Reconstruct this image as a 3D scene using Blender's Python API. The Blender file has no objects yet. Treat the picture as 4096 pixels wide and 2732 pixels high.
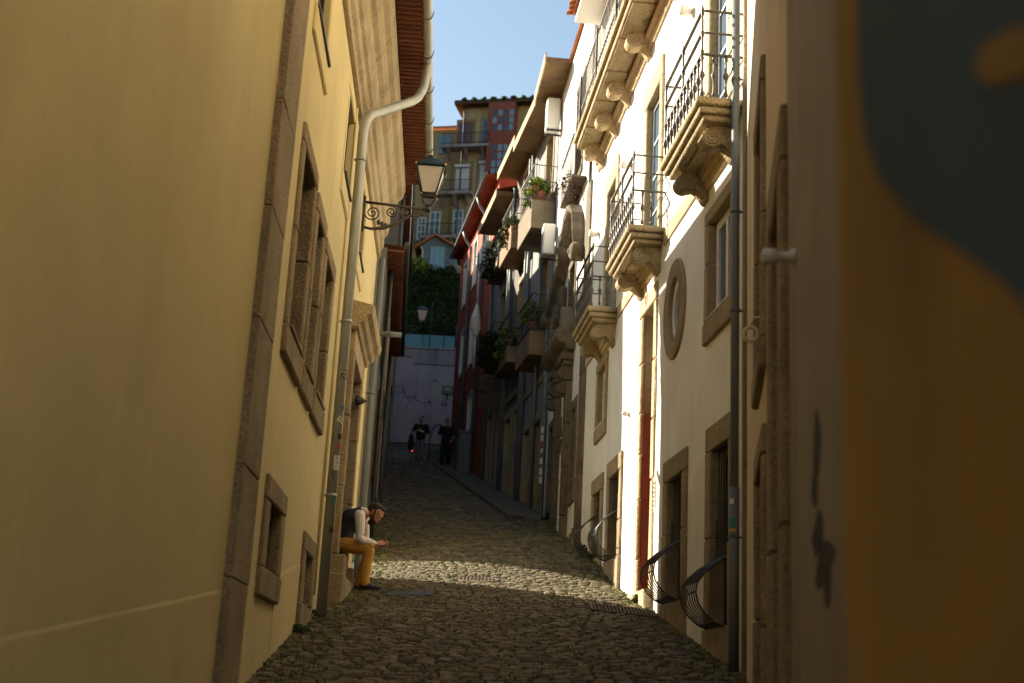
import bpy, bmesh, math, random
import numpy as np
from mathutils import Vector, Matrix
random.seed(7); rng = np.random.default_rng(7)
PI = math.pi
S = bpy.context.scene
C = S.collection

# ------------------------------------------------------------------ camera, sky, sun, exposure
FPX, PITCH, ROLL = 5120.0, math.atan(1404/5120), 0.0518      # focal length in px of the 4096 px wide photograph
cam = bpy.data.cameras.new('camera'); cam_o = bpy.data.objects.new('camera', cam); C.objects.link(cam_o)
cam.sensor_width = 36.0; cam.lens = 36.0*FPX/4096; cam.clip_start = 0.05; cam.clip_end = 2000
cp_, sp_ = math.cos(PITCH), math.sin(PITCH); cr_, sr_ = math.cos(ROLL), math.sin(ROLL)
FWD = np.array([0, cp_, sp_]); UP0 = np.array([0, -sp_, cp_]); R0 = np.array([1., 0, 0])
CR = cr_*R0 + sr_*UP0; CU = cr_*UP0 - sr_*R0
M = Matrix.Identity(4)
for i in range(3):
    M[i][0] = CR[i]; M[i][1] = CU[i]; M[i][2] = -FWD[i]
cam_o.matrix_world = M
cam.dof.use_dof = True; cam.dof.focus_distance = 17.0; cam.dof.aperture_fstop = 2.0
S.camera = cam_o

SUN_AZ, SUN_EL = math.radians(33.0), math.radians(28.0)
TRAVEL = Vector((math.cos(SUN_AZ)*math.cos(SUN_EL), -math.sin(SUN_AZ)*math.cos(SUN_EL), -math.sin(SUN_EL)))
world = bpy.data.worlds.new('World'); S.world = world; world.use_nodes = True
wn = world.node_tree.nodes; wl = world.node_tree.links
sky = wn.new('ShaderNodeTexSky'); sky.sky_type = 'NISHITA'; sky.sun_disc = False
sky.sun_elevation = SUN_EL; sky.sun_rotation = math.atan2(-TRAVEL.x, -TRAVEL.y)
sky.altitude = 80; sky.air_density = 1.6; sky.dust_density = 0.8; sky.ozone_density = 1.0
wl.new(sky.outputs[0], wn['Background'].inputs[0]); wn['Background'].inputs[1].default_value = 0.05
sun = bpy.data.lights.new('sun', 'SUN'); sun.energy = 5.0; sun.angle = math.radians(0.5); sun.color = (1.0, 0.88, 0.68)
sun_o = bpy.data.objects.new('sun', sun); C.objects.link(sun_o)
sun_o.rotation_euler = TRAVEL.to_track_quat('-Z', 'Y').to_euler(); sun_o.location = (-20, 15, 30)
S.view_settings.view_transform = 'Standard'; S.view_settings.look = 'None'; S.view_settings.gamma = 1.0
S.view_settings.exposure = 1.85
S.cycles.use_denoising = True; S.cycles.max_bounces = 10; S.cycles.diffuse_bounces = 6; S.cycles.glossy_bounces = 4
S.cycles.caustics_reflective = False; S.cycles.caustics_refractive = False; S.cycles.sample_clamp_indirect = 8.0

# ------------------------------------------------------------------ measuring: photograph pixel -> direction -> wall
def ray(x, y): return FWD + CR*((x-2048)/FPX) - CU*((y-1366)/FPX)
def at_y(x, y, Y): r = ray(x, y); return r*(Y/r[1])
class Frame:                       # a vertical wall: u along it, o out into the street, z up
    def __init__(s, p, d, flip):
        d = np.array(d, float)[:2]; d /= np.linalg.norm(d); s.p = np.array(p, float)[:2]
        s.X = -d if flip else d; s.N = np.array([-s.X[1], s.X[0]]); s.ang = math.atan2(s.X[1], s.X[0])
    def w(s, u, o=0, z=0): q = s.p + s.X*u + s.N*o; return Vector((q[0], q[1], z))
    def hit(s, x, y, o=0.0):
        r = ray(x, y); t = ((s.p+s.N*o)@s.N)/(r[:2]@s.N); q = r*t; return (float((q[:2]-s.p)@s.X), float(q[2]))
    def uz(s, P): q = np.array([P[0], P[1]]) - s.p; return float(q@s.X), float(q@s.N)
dL, dR = ray(1745, 2700)[:2], ray(1520, 2810)[:2]
LF = Frame(at_y(1345, 2385, 17.2), dL, True)         # facade left: u grows towards the camera
RF = Frame(ray(2600, 2430)*17.0, dR, False)          # facade right: u grows up the street
# right side beyond the bend, left side beyond the alley, end wall
RQ = Frame((0.92, 30.1), (-2.52, 14.9), False)
LQ = Frame((-2.42, 22.6), (-2.13, 26.4), True)
L0c = LF.hit(1053, 900)[0]                            # where the left facade turns at its quoin
_c = LF.w(L0c)
L0 = Frame((_c.x, _c.y), (0.174, 0.985), True)
R1 = Frame((2.42, 12.75), (1.67, 10.5), False)        # cream house between the near corner and the white house
R1.p = np.array([2.42, 12.75])

YL = [-8, 0, 9.77, 12.83, 14.78, 16.66, 19.5, 22.2, 30.1, 60, 75]; ZL = [-2.9, -1.6, -.03, .5, .75, 1.03, 1.51, 1.97, 3.85, 11.15, 12.0]
YR = [-8, 0, 12.92, 14.99, 16.81, 19.36, 21.5, 23.2, 27.86, 30.1, 60, 75]; ZR = [-2.95, -1.65, .30, .69, 1.08, 1.52, 2.12, 2.55, 3.45, 3.95, 11.15, 12.0]
XLY = [-8, 5, 8.3, 20, 22.6, 49, 62]; XLX = [-4.6, -2.33, -1.75, -2.26, -2.42, -4.9, -6.2]
XRY = [-8, 0, 1.7, 4.4, 12.75, 30.1, 45, 52, 62]; XRX = [1.9, .9, .5, 1.1, 2.42, .92, -1.6, -2.6, -1.5]
def ground(x, y):
    xl, xr = np.interp(y, XLY, XLX), np.interp(y, XRY, XRX)
    t = np.clip((x-xl)/(xr-xl), -.6, 1.6); tc = np.clip(t, 0, 1)
    return float(np.interp(y, YL, ZL)*(1-t) + np.interp(y, YR, ZR)*t + .09*4*tc*(1-tc))
def ground_hit(px, py):
    r = ray(px, py); r = r/r[1]; prev = None
    for Y in np.arange(6, 62, .05):
        d = r[2]*Y - ground(r[0]*Y, Y)
        if prev is not None and prev*d <= 0 : return Vector(r*Y)
        prev = d
    return Vector(r*20)

# ------------------------------------------------------------------ materials
def nd(t, k, **kw):
    n = t.nodes.new(k)
    for a, b in kw.items(): setattr(n, a, b)
    return n
def mat(name, c1, c2=None, rough=.85, scale=3.0, bump=.0, bscale=40.0, streak=0.0, c3=None, c3amt=.5, speck=0.0, metal=0.0, spec=.35, c3scale=1.2):
    m = bpy.data.materials.new(name); m.use_nodes = True; t = m.node_tree; b = t.nodes['Principled BSDF']; L = t.links.new
    b.inputs['Roughness'].default_value = rough; b.inputs['Metallic'].default_value = metal
    b.inputs['Specular IOR Level'].default_value = spec
    pos = nd(t, 'ShaderNodeNewGeometry').outputs['Position']
    col = None
    if c2 is None: b.inputs['Base Color'].default_value = (*c1, 1); col = None
    else:
        n = nd(t, 'ShaderNodeTexNoise'); n.inputs['Scale'].default_value = scale; n.inputs['Detail'].default_value = 6; n.inputs['Roughness'].default_value = .62
        L(pos, n.inputs['Vector'])
        r = nd(t, 'ShaderNodeValToRGB'); r.color_ramp.elements[0].position = .32; r.color_ramp.elements[1].position = .68
        r.color_ramp.elements[0].color = (*c1, 1); r.color_ramp.elements[1].color = (*c2, 1); L(n.outputs[0], r.inputs[0]); col = r.outputs[0]
    if streak or c3:
        mp = nd(t, 'ShaderNodeMapping'); mp.inputs['Scale'].default_value = (2.3, 2.3, .28) if streak else (c3scale,)*3; L(pos, mp.inputs['Vector'])
        n = nd(t, 'ShaderNodeTexNoise'); n.inputs['Scale'].default_value = 1.0; n.inputs['Detail'].default_value = 8; n.inputs['Roughness'].default_value = .65; n.inputs['Distortion'].default_value = .4; L(mp.outputs[0], n.inputs['Vector'])
        r = nd(t, 'ShaderNodeMapRange'); r.inputs[1].default_value = .5; r.inputs[2].default_value = .75; L(n.outputs[0], r.inputs[0])
        mu = nd(t, 'ShaderNodeMath', operation='MULTIPLY'); mu.inputs[1].default_value = streak or c3amt; L(r.outputs[0], mu.inputs[0])
        mx = nd(t, 'ShaderNodeMix', data_type='RGBA'); L(mu.outputs[0], mx.inputs[0])
        if col: L(col, mx.inputs[6])
        else: mx.inputs[6].default_value = (*c1, 1)
        mx.inputs[7].default_value = (*(c3 or tuple(v*.45 for v in c1)), 1); col = mx.outputs[2]
    if speck:
        n = nd(t, 'ShaderNodeTexNoise'); n.inputs['Scale'].default_value = 55; n.inputs['Detail'].default_value = 3; L(pos, n.inputs['Vector'])
        r = nd(t, 'ShaderNodeMapRange'); r.inputs[1].default_value = .35; r.inputs[2].default_value = .65; r.inputs[3].default_value = 1-speck; r.inputs[4].default_value = 1+speck*.6; L(n.outputs[0], r.inputs[0])
        mx = nd(t, 'ShaderNodeVectorMath', operation='SCALE')
        if col: L(col, mx.inputs[0])
        else: mx.inputs[0].default_value = c1
        L(r.outputs[0], mx.inputs['Scale']); col = mx.outputs[0]
    if col: L(col, b.inputs['Base Color'])
    if bump:
        n = nd(t, 'ShaderNodeTexNoise'); n.inputs['Scale'].default_value = bscale; n.inputs['Detail'].default_value = 4; L(pos, n.inputs['Vector'])
        bp = nd(t, 'ShaderNodeBump'); bp.inputs['Strength'].default_value = min(1, bump*2); bp.inputs['Distance'].default_value = bump*.05
        L(n.outputs[0], bp.inputs['Height']); L(bp.outputs[0], b.inputs['Normal'])
    return m
def glass(name, tint=(.03, .04, .05), rough=.06):
    m = bpy.data.materials.new(name); m.use_nodes = True; b = m.node_tree.nodes['Principled BSDF']
    b.inputs['Base Color'].default_value = (*tint, 1); b.inputs['Roughness'].default_value = rough; b.inputs['Specular IOR Level'].default_value = .8
    return m
MT = {}
MT['yellow'] = mat('yellow_plaster', (.66, .555, .285), (.73, .62, .335), .9, .7, .06, 120, streak=.35, c3=(.50, .40, .20))
MT['white'] = mat('white_plaster', (.75, .73, .67), (.82, .80, .74), .9, .9, .15, 70, streak=.38, c3=(.46, .42, .34))
MT['cream'] = mat('cream_plaster', (.66, .56, .38), (.74, .64, .46), .9, .9, .22, 70, streak=.3, c3=(.33, .26, .17))
MT['granite'] = mat('granite', (.26, .195, .115), (.37, .29, .18), .9, 2.2, .4, 38, c3=(.17, .115, .06), c3amt=.7, speck=.28)
MT['granite_dark'] = mat('dark_granite', (.115, .092, .062), (.185, .15, .105), .92, 2.2, .5, 38, c3=(.045, .04, .03), c3amt=.85, speck=.25, c3scale=2.5)  # darker granite copy with near-black mottling
MT['granite_pale'] = mat('granite_pale', (.40, .31, .18), (.50, .40, .25), .9, 1.6, .5, 30, c3=(.25, .16, .07), c3amt=.8, speck=.2)
MT['granite_moss'] = mat('granite_weathered', (.30, .235, .135), (.42, .335, .20), .92, 3.0, .6, 34, c3=(.06, .055, .03), c3amt=.95, speck=.2, c3scale=3)
MT['cobble'] = mat('cobble_granite', (.082, .066, .040), (.155, .126, .075), .8, 5.0, .6, 45, c3=(.25, .205, .125), c3amt=.6, speck=.25, c3scale=4)
def per_stone(m, lo=.55, hi=1.5):
    t = m.node_tree; L = t.links.new; b = t.nodes['Principled BSDF']; src = b.inputs['Base Color'].links[0].from_socket
    at = nd(t, 'ShaderNodeAttribute', attribute_name='tone'); oi = nd(t, 'ShaderNodeObjectInfo'); ad = nd(t, 'ShaderNodeMath', operation='ADD'); L(at.outputs['Fac'], ad.inputs[0]); L(oi.outputs['Random'], ad.inputs[1])
    fr = nd(t, 'ShaderNodeMath', operation='FRACT'); L(ad.outputs[0], fr.inputs[0]); mr = nd(t, 'ShaderNodeMapRange'); mr.inputs[3].default_value = lo; mr.inputs[4].default_value = hi; L(fr.outputs[0], mr.inputs[0])
    sc = nd(t, 'ShaderNodeVectorMath', operation='SCALE'); L(src, sc.inputs[0]); L(mr.outputs[0], sc.inputs['Scale']); L(sc.outputs[0], b.inputs['Base Color'])
per_stone(MT['cobble'])
MT['joint'] = mat('joint_soil', (.018, .016, .010), (.035, .03, .018), .95, 3.0, .5, 40, c3=(.06, .085, .02), c3amt=.95, c3scale=1.6)
MT['zinc'] = mat('zinc', (.36, .37, .34), (.46, .46, .41), .5, 2.0, .08, 60, streak=.4, c3=(.22, .22, .19), metal=.45)
MT['pipe_dark'] = mat('painted_pipe', (.10, .12, .13), (.16, .18, .19), .5, 2.0, .08, 60, streak=.4)
MT['iron'] = mat('iron', (.018, .018, .018), (.04, .036, .03), .5, 8, .1, 60, spec=.5)
MT['iron_rail'] = mat('iron_rail', (.05, .042, .037), (.09, .075, .065), .55, 8, .1, 60, spec=.5)
MT['rust'] = mat('rust_iron', (.055, .035, .022), (.10, .06, .035), .8, 12, .3, 60)
MT['tile'] = mat('clay_tile', (.42, .13, .05), (.55, .20, .08), .85, 4, .3, 40, c3=(.2, .08, .04), c3amt=.7)
MT['glass'] = glass('window_glass')
MT['glass_sky'] = glass('sky_curtain_glass', (.085, .125, .16), .10); MT['glass_sky'].node_tree.nodes['Principled BSDF'].inputs['Specular IOR Level'].default_value = .3  # sky reflection and curtain tone painted into the pane colour
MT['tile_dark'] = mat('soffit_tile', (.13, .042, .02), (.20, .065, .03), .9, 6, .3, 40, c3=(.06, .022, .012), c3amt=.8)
MT['glass_dark'] = glass('shaded_glass', (.008, .008, .008), .35); MT['glass_dark'].node_tree.nodes['Principled BSDF'].inputs['Specular IOR Level'].default_value = .15
MT['soffit'] = mat('stained_soffit_shaded_box', (.19, .12, .065), (.26, .17, .09), .9, 1.2, .2, 40, c3=(.035, .028, .02), c3amt=.95, c3scale=.9)  # stained eaves; its dark tone also paints shade onto balcony boxes
MT['frame_white'] = mat('white_window_frame', (.62, .62, .60), (.70, .70, .67), .5, 4)
MT['frame_blue'] = mat('grey_blue_frame', (.26, .31, .36), (.34, .39, .44), .5, 4)
MT['frame_dark'] = mat('dark_frame', (.03, .027, .025), (.05, .045, .04), .5, 4)
MT['red'] = mat('red_paint', (.20, .066, .042), (.27, .088, .055), .85, 5, .3, 60, c3=(.13, .05, .036), c3amt=.6)
MT['redwall'] = mat('red_plaster', (.34, .065, .035), (.42, .09, .05), .9, 2, .2, 60, streak=.4, c3=(.18, .03, .02))

def wear(m, patch=.10, chip=.35):
    """old plaster: repainted patches, small chips and grime spots"""
    t = m.node_tree; L = t.links.new; b = t.nodes['Principled BSDF']; src = b.inputs['Base Color'].links[0].from_socket; pos = nd(t, 'ShaderNodeNewGeometry').outputs['Position']
    def noise(sc, det=4, dist=0.0):
        n = nd(t, 'ShaderNodeTexNoise'); n.inputs['Scale'].default_value = sc; n.inputs['Detail'].default_value = det; n.inputs['Distortion'].default_value = dist; L(pos, n.inputs['Vector']); return n.outputs[0]
    def rng_(s_, a, c, lo, hi):
        r = nd(t, 'ShaderNodeMapRange'); r.inputs[1].default_value = a; r.inputs[2].default_value = c; r.inputs[3].default_value = lo; r.inputs[4].default_value = hi; L(s_, r.inputs[0]); return r.outputs[0]
    def mul(a, c): q = nd(t, 'ShaderNodeMath', operation='MULTIPLY'); L(a, q.inputs[0]); L(c, q.inputs[1]); return q.outputs[0]
    f = mul(rng_(noise(.45, 2, .6), .46, .52, 1-patch, 1.0), mul(rng_(noise(9, 3), .70, .76, 1, 1-chip), rng_(noise(.9, 6), .35, .75, 1.06, 1-patch*1.6)))
    sc = nd(t, 'ShaderNodeVectorMath', operation='SCALE'); L(src, sc.inputs[0]); L(f, sc.inputs['Scale']); L(sc.outputs[0], b.inputs['Base Color'])
for k_ in ('yellow', 'white', 'cream'): wear(MT[k_], *((.05, .15) if k_ == 'yellow' else (.09, .3)))
# ------------------------------------------------------------------ mesh building
class MB:
    def __init__(s): s.v = []; s.f = []; s.sm = []
    def add(s, vs, fs, smooth=False):
        k = len(s.v); s.v += [tuple(map(float, a)) for a in vs]; s.f += [tuple(i+k for i in f) for f in fs]; s.sm += [smooth]*len(fs); return s
    def box(s, x0, x1, y0, y1, z0, z1, j=0.0):
        if x1 < x0: x0, x1 = x1, x0
        if y1 < y0: y0, y1 = y1, y0
        if z1 < z0: z0, z1 = z1, z0
        v = [(x, y, z) for z in (z0, z1) for y in (y0, y1) for x in (x0, x1)]
        if j: v = [tuple(c+random.uniform(-j, j) for c in a) for a in v]
        return s.add(v, [(0, 2, 3, 1), (4, 5, 7, 6), (0, 1, 5, 4), (2, 6, 7, 3), (0, 4, 6, 2), (1, 3, 7, 5)])
    def prism(s, poly, a, b, axis='y', smooth=False):       # poly in the two other axes, extruded from a to b
        n = len(poly)
        f = {'y': lambda p, t: (p[0], t, p[1]), 'x': lambda p, t: (t, p[0], p[1]), 'z': lambda p, t: (p[0], p[1], t)}[axis]
        v = [f(p, a) for p in poly] + [f(p, b) for p in poly]
        s.add(v, [tuple(range(n)), tuple(range(2*n-1, n-1, -1))])
        k = len(s.v)-2*n
        s.f += [(k+i, k+n+i, k+n+(i+1) % n, k+(i+1) % n) for i in range(n)]; s.sm += [smooth]*n
        return s
    def tube(s, path, r, n=8, cap=True, closed=False):
        P = [Vector(p) for p in path]; m = len(P); rr = r if isinstance(r, (list, tuple)) else [r]*m
        rings = []; prev = None
        for i, p in enumerate(P):
            a = P[(i-1) % m] if (i > 0 or closed) else P[i]; b = P[(i+1) % m] if (i < m-1 or closed) else P[i]
            t = (b-a); t = t.normalized() if t.length > 1e-9 else Vector((0, 0, 1))
            if prev is None: q = t.cross(Vector((0, 0, 1)) if abs(t.z) < .9 else Vector((1, 0, 0))).normalized()
            else:
                q = prev - t*prev.dot(t); q = q.normalized() if q.length > 1e-6 else t.orthogonal().normalized()
            prev = q; w = t.cross(q)
            rings.append([p + (q*math.cos(2*PI*k/n) + w*math.sin(2*PI*k/n))*rr[i] for k in range(n)])
        v = [a for g in rings for a in g]; fs = []
        for i in range(m if closed else m-1):
            j = (i+1) % m
            fs += [(i*n+k, i*n+(k+1) % n, j*n+(k+1) % n, j*n+k) for k in range(n)]
        s.add(v, fs, True)
        if cap and not closed:
            k = len(s.v)-len(v); s.f += [tuple(k+i for i in range(n-1, -1, -1)), tuple(k+(m-1)*n+i for i in range(n))]; s.sm += [False, False]
        return s
    def lathe(s, prof, c=(0, 0, 0), n=10, axis='z'):          # prof: list of (r, h)
        def pt(r, h, a):
            x, y = r*math.cos(a), r*math.sin(a)
            q = {'z': (x, y, h), 'x': (h, x, y), 'y': (x, h, y)}[axis]; return (c[0]+q[0], c[1]+q[1], c[2]+q[2])
        v = [pt(r, h, 2*PI*k/n) for r, h in prof for k in range(n)]; m = len(prof)
        fs = [(i*n+k, i*n+(k+1) % n, (i+1)*n+(k+1) % n, (i+1)*n+k) for i in range(m-1) for k in range(n)]
        s.add(v, fs, True); k = len(s.v)-len(v)
        s.f += [tuple(k+i for i in range(n-1, -1, -1)), tuple(k+(m-1)*n+i for i in range(n))]; s.sm += [False, False]
        return s
    def ball(s, c, r, n=10, m=6, sx=1, sy=1, sz=1):
        pr = [(max(1e-4, math.sin(PI*i/m))*r, -math.cos(PI*i/m)*r) for i in range(m+1)]
        k = len(s.v); s.lathe(pr, (0, 0, 0), n)
        for i in range(k, len(s.v)): a = s.v[i]; s.v[i] = (c[0]+a[0]*sx, c[1]+a[1]*sy, c[2]+a[2]*sz)
        return s
    def xf(s, fn, k0=0):
        for i in range(k0, len(s.v)): s.v[i] = tuple(fn(*s.v[i]))
        return s
    def data(s, name, m):
        me = bpy.data.meshes.new(name); me.from_pydata(s.v, [], s.f)
        me.polygons.foreach_set('use_smooth', s.sm)
        bm = bmesh.new(); bm.from_mesh(me); bmesh.ops.recalc_face_normals(bm, faces=bm.faces); bm.to_mesh(me); bm.free()
        if m: me.materials.append(MT[m] if isinstance(m, str) else m)
        me.update(); return me
    def build(s, name, m, parent=None, bevel=0.0, seg=1):
        o = bpy.data.objects.new(name, s.data(name, m)); C.objects.link(o)
        if parent: o.parent = parent
        if bevel:
            b = o.modifiers.new('bevel', 'BEVEL'); b.width = bevel; b.segments = seg; b.limit_method = 'ANGLE'; b.angle_limit = .6
        return o
def tag(o, label=None, cat=None, group=None, kind=None):
    if label: o['label'] = label
    if cat: o['category'] = cat
    if group: o['group'] = group
    if kind: o['kind'] = kind
    return o
def thing(name, label, cat, loc=(0, 0, 0), rz=0.0, group=None):
    o = bpy.data.objects.new(name, None); C.objects.link(o); o.empty_display_size = .2
    o.location = loc; o.rotation_euler = (0, 0, rz); return tag(o, label, cat, group)
def on(fr, name, label, cat, u=0, o=0, z=0, group=None): return thing(name, label, cat, fr.w(u, o, z), fr.ang, group)
def dup(o, parent=None, loc=None, name=None):
    c = o.copy(); C.objects.link(c)
    if parent: c.parent = parent
    if loc is not None: c.location = loc
    for ch in o.children: dup(ch, c)
    return c
def facade(mb, u0, u1, z0, z1, holes, depth=.3, o=0.0, grow=.02):
    """flat wall with openings: front face cut into rectangles plus the reveals"""
    holes = [(h[0]-grow, h[1]+grow, h[2]-grow, h[3]+grow, *h[4:]) for h in holes]
    us = sorted({u0, u1, *[a for h in holes for a in h[:2]]}); zs = sorted({z0, z1, *[a for h in holes for a in h[2:4]]})
    us = [a for a in us if u0 <= a <= u1]; zs = [a for a in zs if z0 <= a <= z1]
    for i in range(len(us)-1):
        for k in range(len(zs)-1):
            cu, cz = (us[i]+us[i+1])/2, (zs[k]+zs[k+1])/2
            if any(h[0] < cu < h[1] and h[2] < cz < h[3] for h in holes): continue
            mb.add([(us[i], o, zs[k]), (us[i+1], o, zs[k]), (us[i+1], o, zs[k+1]), (us[i], o, zs[k+1])], [(0, 1, 2, 3)])
    for h in holes:
        a, b, c, d = h[:4]; t = o-(h[4] if len(h) > 4 else depth)
        mb.add([(a, o, c), (b, o, c), (b, o, d), (a, o, d), (a, t, c), (b, t, c), (b, t, d), (a, t, d)], [(0, 1, 5, 4), (1, 2, 6, 5), (2, 3, 7, 6), (3, 0, 4, 7)])
    return mb
# ------------------------------------------------------------------ ground: street, pavement
def sheet(name, ys, ts, zo, m, xl=None, xr=None):
    v = []; f = []
    for y in ys:
        a, b = np.interp(y, XLY, XLX), np.interp(y, XRY, XRX)
        for t in ts: x = a+(b-a)*t; v.append((x, y, ground(x, y)+zo))
    n = len(ts)
    f = [(i*n+k, i*n+k+1, (i+1)*n+k+1, (i+1)*n+k) for i in range(len(ys)-1) for k in range(n-1)]
    mb = MB(); mb.add(v, f, True); return mb.build(name, m)
street = tag(sheet('street', list(np.arange(-8, 66, .5)), [-.5, -.2, -.05, 0, .12, .25, .38, .5, .62, .75, .88, 1, 1.05, 1.2, 1.5], 0, 'joint'), kind='structure')

def stone_variant(k):
    r = random.Random(k); n = 8
    out = []
    for i in range(n):
        a = 2*PI*(i+.5)/n; ca, sa = math.cos(a), math.sin(a)
        e = .36; x = math.copysign(abs(ca)**e, ca)*.5*(1+r.uniform(-.10, .03)); y = math.copysign(abs(sa)**e, sa)*.5*(1+r.uniform(-.12, .03)); out.append((x, y))
    v = [(x, y, -.5) for x, y in out] + [(x*.97, y*.97, .55+r.uniform(-.15, .15)) for x, y in out] + [(x*.72, y*.70, .92+r.uniform(-.12, .12)) for x, y in out] + [(r.uniform(-.08, .08), r.uniform(-.08, .08), 1.0+r.uniform(-.1, .1))]
    f = [(i, (i+1) % n, n+(i+1) % n, n+i) for i in range(n)] + [(n+i, n+(i+1) % n, 2*n+(i+1) % n, 2*n+i) for i in range(n)] + [(2*n+i, 2*n+(i+1) % n, 3*n) for i in range(n)]
    return np.array(v), f
VAR = [stone_variant(k) for k in range(10)]
COVERS = []      # (x, y, half u, half v) kept free of stones for drains and covers
for px, py, a, b in ((1910, 2322, .33, .33), (2490, 2448, .42, .30), (1640, 2378, .30, .26)):
    q = ground_hit(px, py); COVERS.append((q.x, q.y, a, b))
def lay_stones():
    L = []; y = 7.2
    PAVE = lambda yy: 1.0 if yy < 28.6 else 1.0 - (.62 if yy < 30 else .85)/max(1.0, np.interp(yy, XRY, XRX)-np.interp(yy, XLY, XLX))
    while y < 58:
        d = random.uniform(.085, .12) if y < 30 else random.uniform(.14, .2)
        xl, xr = np.interp(y, XLY, XLX)+.02, np.interp(y, XLY, XLX) + (np.interp(y, XRY, XRX)-np.interp(y, XLY, XLX))*PAVE(y)-.02
        if 7 < y < 14: xl -= .2
        x = xl+random.uniform(-.1, 0)
        while x < xr:
            w = random.uniform(.11, .20) if y < 30 else random.uniform(.2, .34)
            cx = x+w/2; tt = (cx-xl)/max(.1, xr-xl); yy = y + .22*(1-(2*tt-1)**2) + .05*math.sin(cx*3+y*.7)
            if not any(abs(cx-c[0]) < c[2]+w*.45 and abs(yy-c[1]) < c[3]+d*.4 for c in COVERS):
                L.append((cx, yy, ground(cx, yy), w*random.uniform(.90, .96), d*random.uniform(.86, .94), random.uniform(-.07, .07), random.randrange(10), random.uniform(.016, .030)))
            x += w
        y += d
    return L
STONES = lay_stones()
var_me = []
for v, f in VAR:
    mb = MB(); mb.add(v, f, True); var_me.append(mb.data('cobblestone', 'cobble'))
def in_view(s):
    p = np.array([s[0], s[1], s[2]]); w = p@FWD; x = 2048+FPX*(p@CR)/w; y = 1366-FPX*(p@CU)/w; return 560 < x < 3300 and y < 2800
cand = sorted([s for s in STONES if in_view(s)], key=lambda s: s[1])
single = set(id(s) for s in cand[:298])
vv = []; ff = []; k = 0
for s in STONES:
    cx, cy, cz, w, d, rz, kk, h = s; slope = math.atan2(ground(cx, cy+.2)-ground(cx, cy-.2), .4)
    if id(s) in single:
        o = bpy.data.objects.new('cobblestone', var_me[kk]); C.objects.link(o); o.parent = street
        o.location = (cx, cy, cz); o.rotation_euler = (slope+random.uniform(-.04, .04), random.uniform(-.04, .04), rz); o.scale = (w, d, h)
    else:
        v = VAR[kk][0]*np.array([w, d, h]); c, sn = math.cos(rz), math.sin(rz)
        x = v[:, 0]*c-v[:, 1]*sn; y = v[:, 0]*sn+v[:, 1]*c; z = v[:, 2]+y*math.tan(slope)+x*random.uniform(-.04, .04)
        vv.append(np.stack([x+cx, y+cy, z+cz], 1)); ff += [tuple(i+k for i in f) for f in VAR[kk][1]]; k += len(v)
mb = MB(); mb.add(np.concatenate(vv).tolist(), ff, True)
far_st = mb.build('cobblestones', 'cobble', street)
ta = far_st.data.attributes.new('tone', 'FLOAT', 'POINT'); nv = len(VAR[0][0]); ta.data.foreach_set('value', np.repeat(rng.uniform(0, 1, len(far_st.data.vertices)//nv), nv).astype(np.float32)); far_st['kind'] = 'stuff'

# ------------------------------------------------------------------ builders for facade pieces (all in wall coordinates u, o, z)
def piece(parent, name, m, x0, x1, y0, y1, z0, z1, bevel=.012, j=.004, seg=1):
    return MB().box(x0, x1, y0, y1, z0, z1, j).build(name, m, parent, bevel, seg)
def sash(parent, u0, u1, z0, z1, o, m='frame_white', cols=2, rows=3, t=.05, name='window', glassm='glass'):
    """window frame with mullions and one object per pane"""
    mb = MB(); d = .05
    mb.box(u0, u0+t, o-d, o, z0, z1).box(u1-t, u1, o-d, o, z0, z1).box(u0+t, u1-t, o-d, o, z0, z0+t).box(u0+t, u1-t, o-d, o, z1-t, z1)
    cu = [u0+t+(u1-u0-2*t)*i/cols for i in range(cols+1)]; cz = [z0+t+(z1-z0-2*t)*i/rows for i in range(rows+1)]
    b = t*.45
    for i in range(1, cols): mb.box(cu[i]-b, cu[i]+b, o-d*.9, o-.004, z0+t, z1-t)
    for i in range(1, rows): mb.box(u0+t, u1-t, o-d*.8, o-.008, cz[i]-b*.7, cz[i]+b*.7)
    w = mb.build(name, m, parent)
    for i in range(cols):
        for k in range(rows): MB().box(cu[i]+.002, cu[i+1]-.002, o-d*.62, o-d*.55, cz[k]+.002, cz[k+1]-.002).build('pane', glassm, w)
    return w
def surround(parent, u0, u1, z0, z1, w=.16, proud=.035, stone='granite', sill=.2, lint=.2, depth=.28, botext=0.0):
    piece(parent, 'lintel', stone, u0-w, u1+w, -depth, proud, z1, z1+lint, .014, .006)
    piece(parent, 'sill', stone, u0-w-.004, u1+w+.004, -depth, proud+.012, z0-sill-botext, z0, .014, .006)
    for a, b in ((u0-w, u0), (u1, u1+w)):
        n = 2 if z1-z0 > 1.0 else 1; e = [z0 + (z1-z0)*i/n + (random.uniform(-.12, .12) if 0 < i < n else 0) for i in range(n+1)]
        for i in range(n): piece(parent, 'jamb_stone', stone, a, b, -depth, proud-.004*i, e[i]+.003, e[i+1]-.003, .014, .006)
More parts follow.
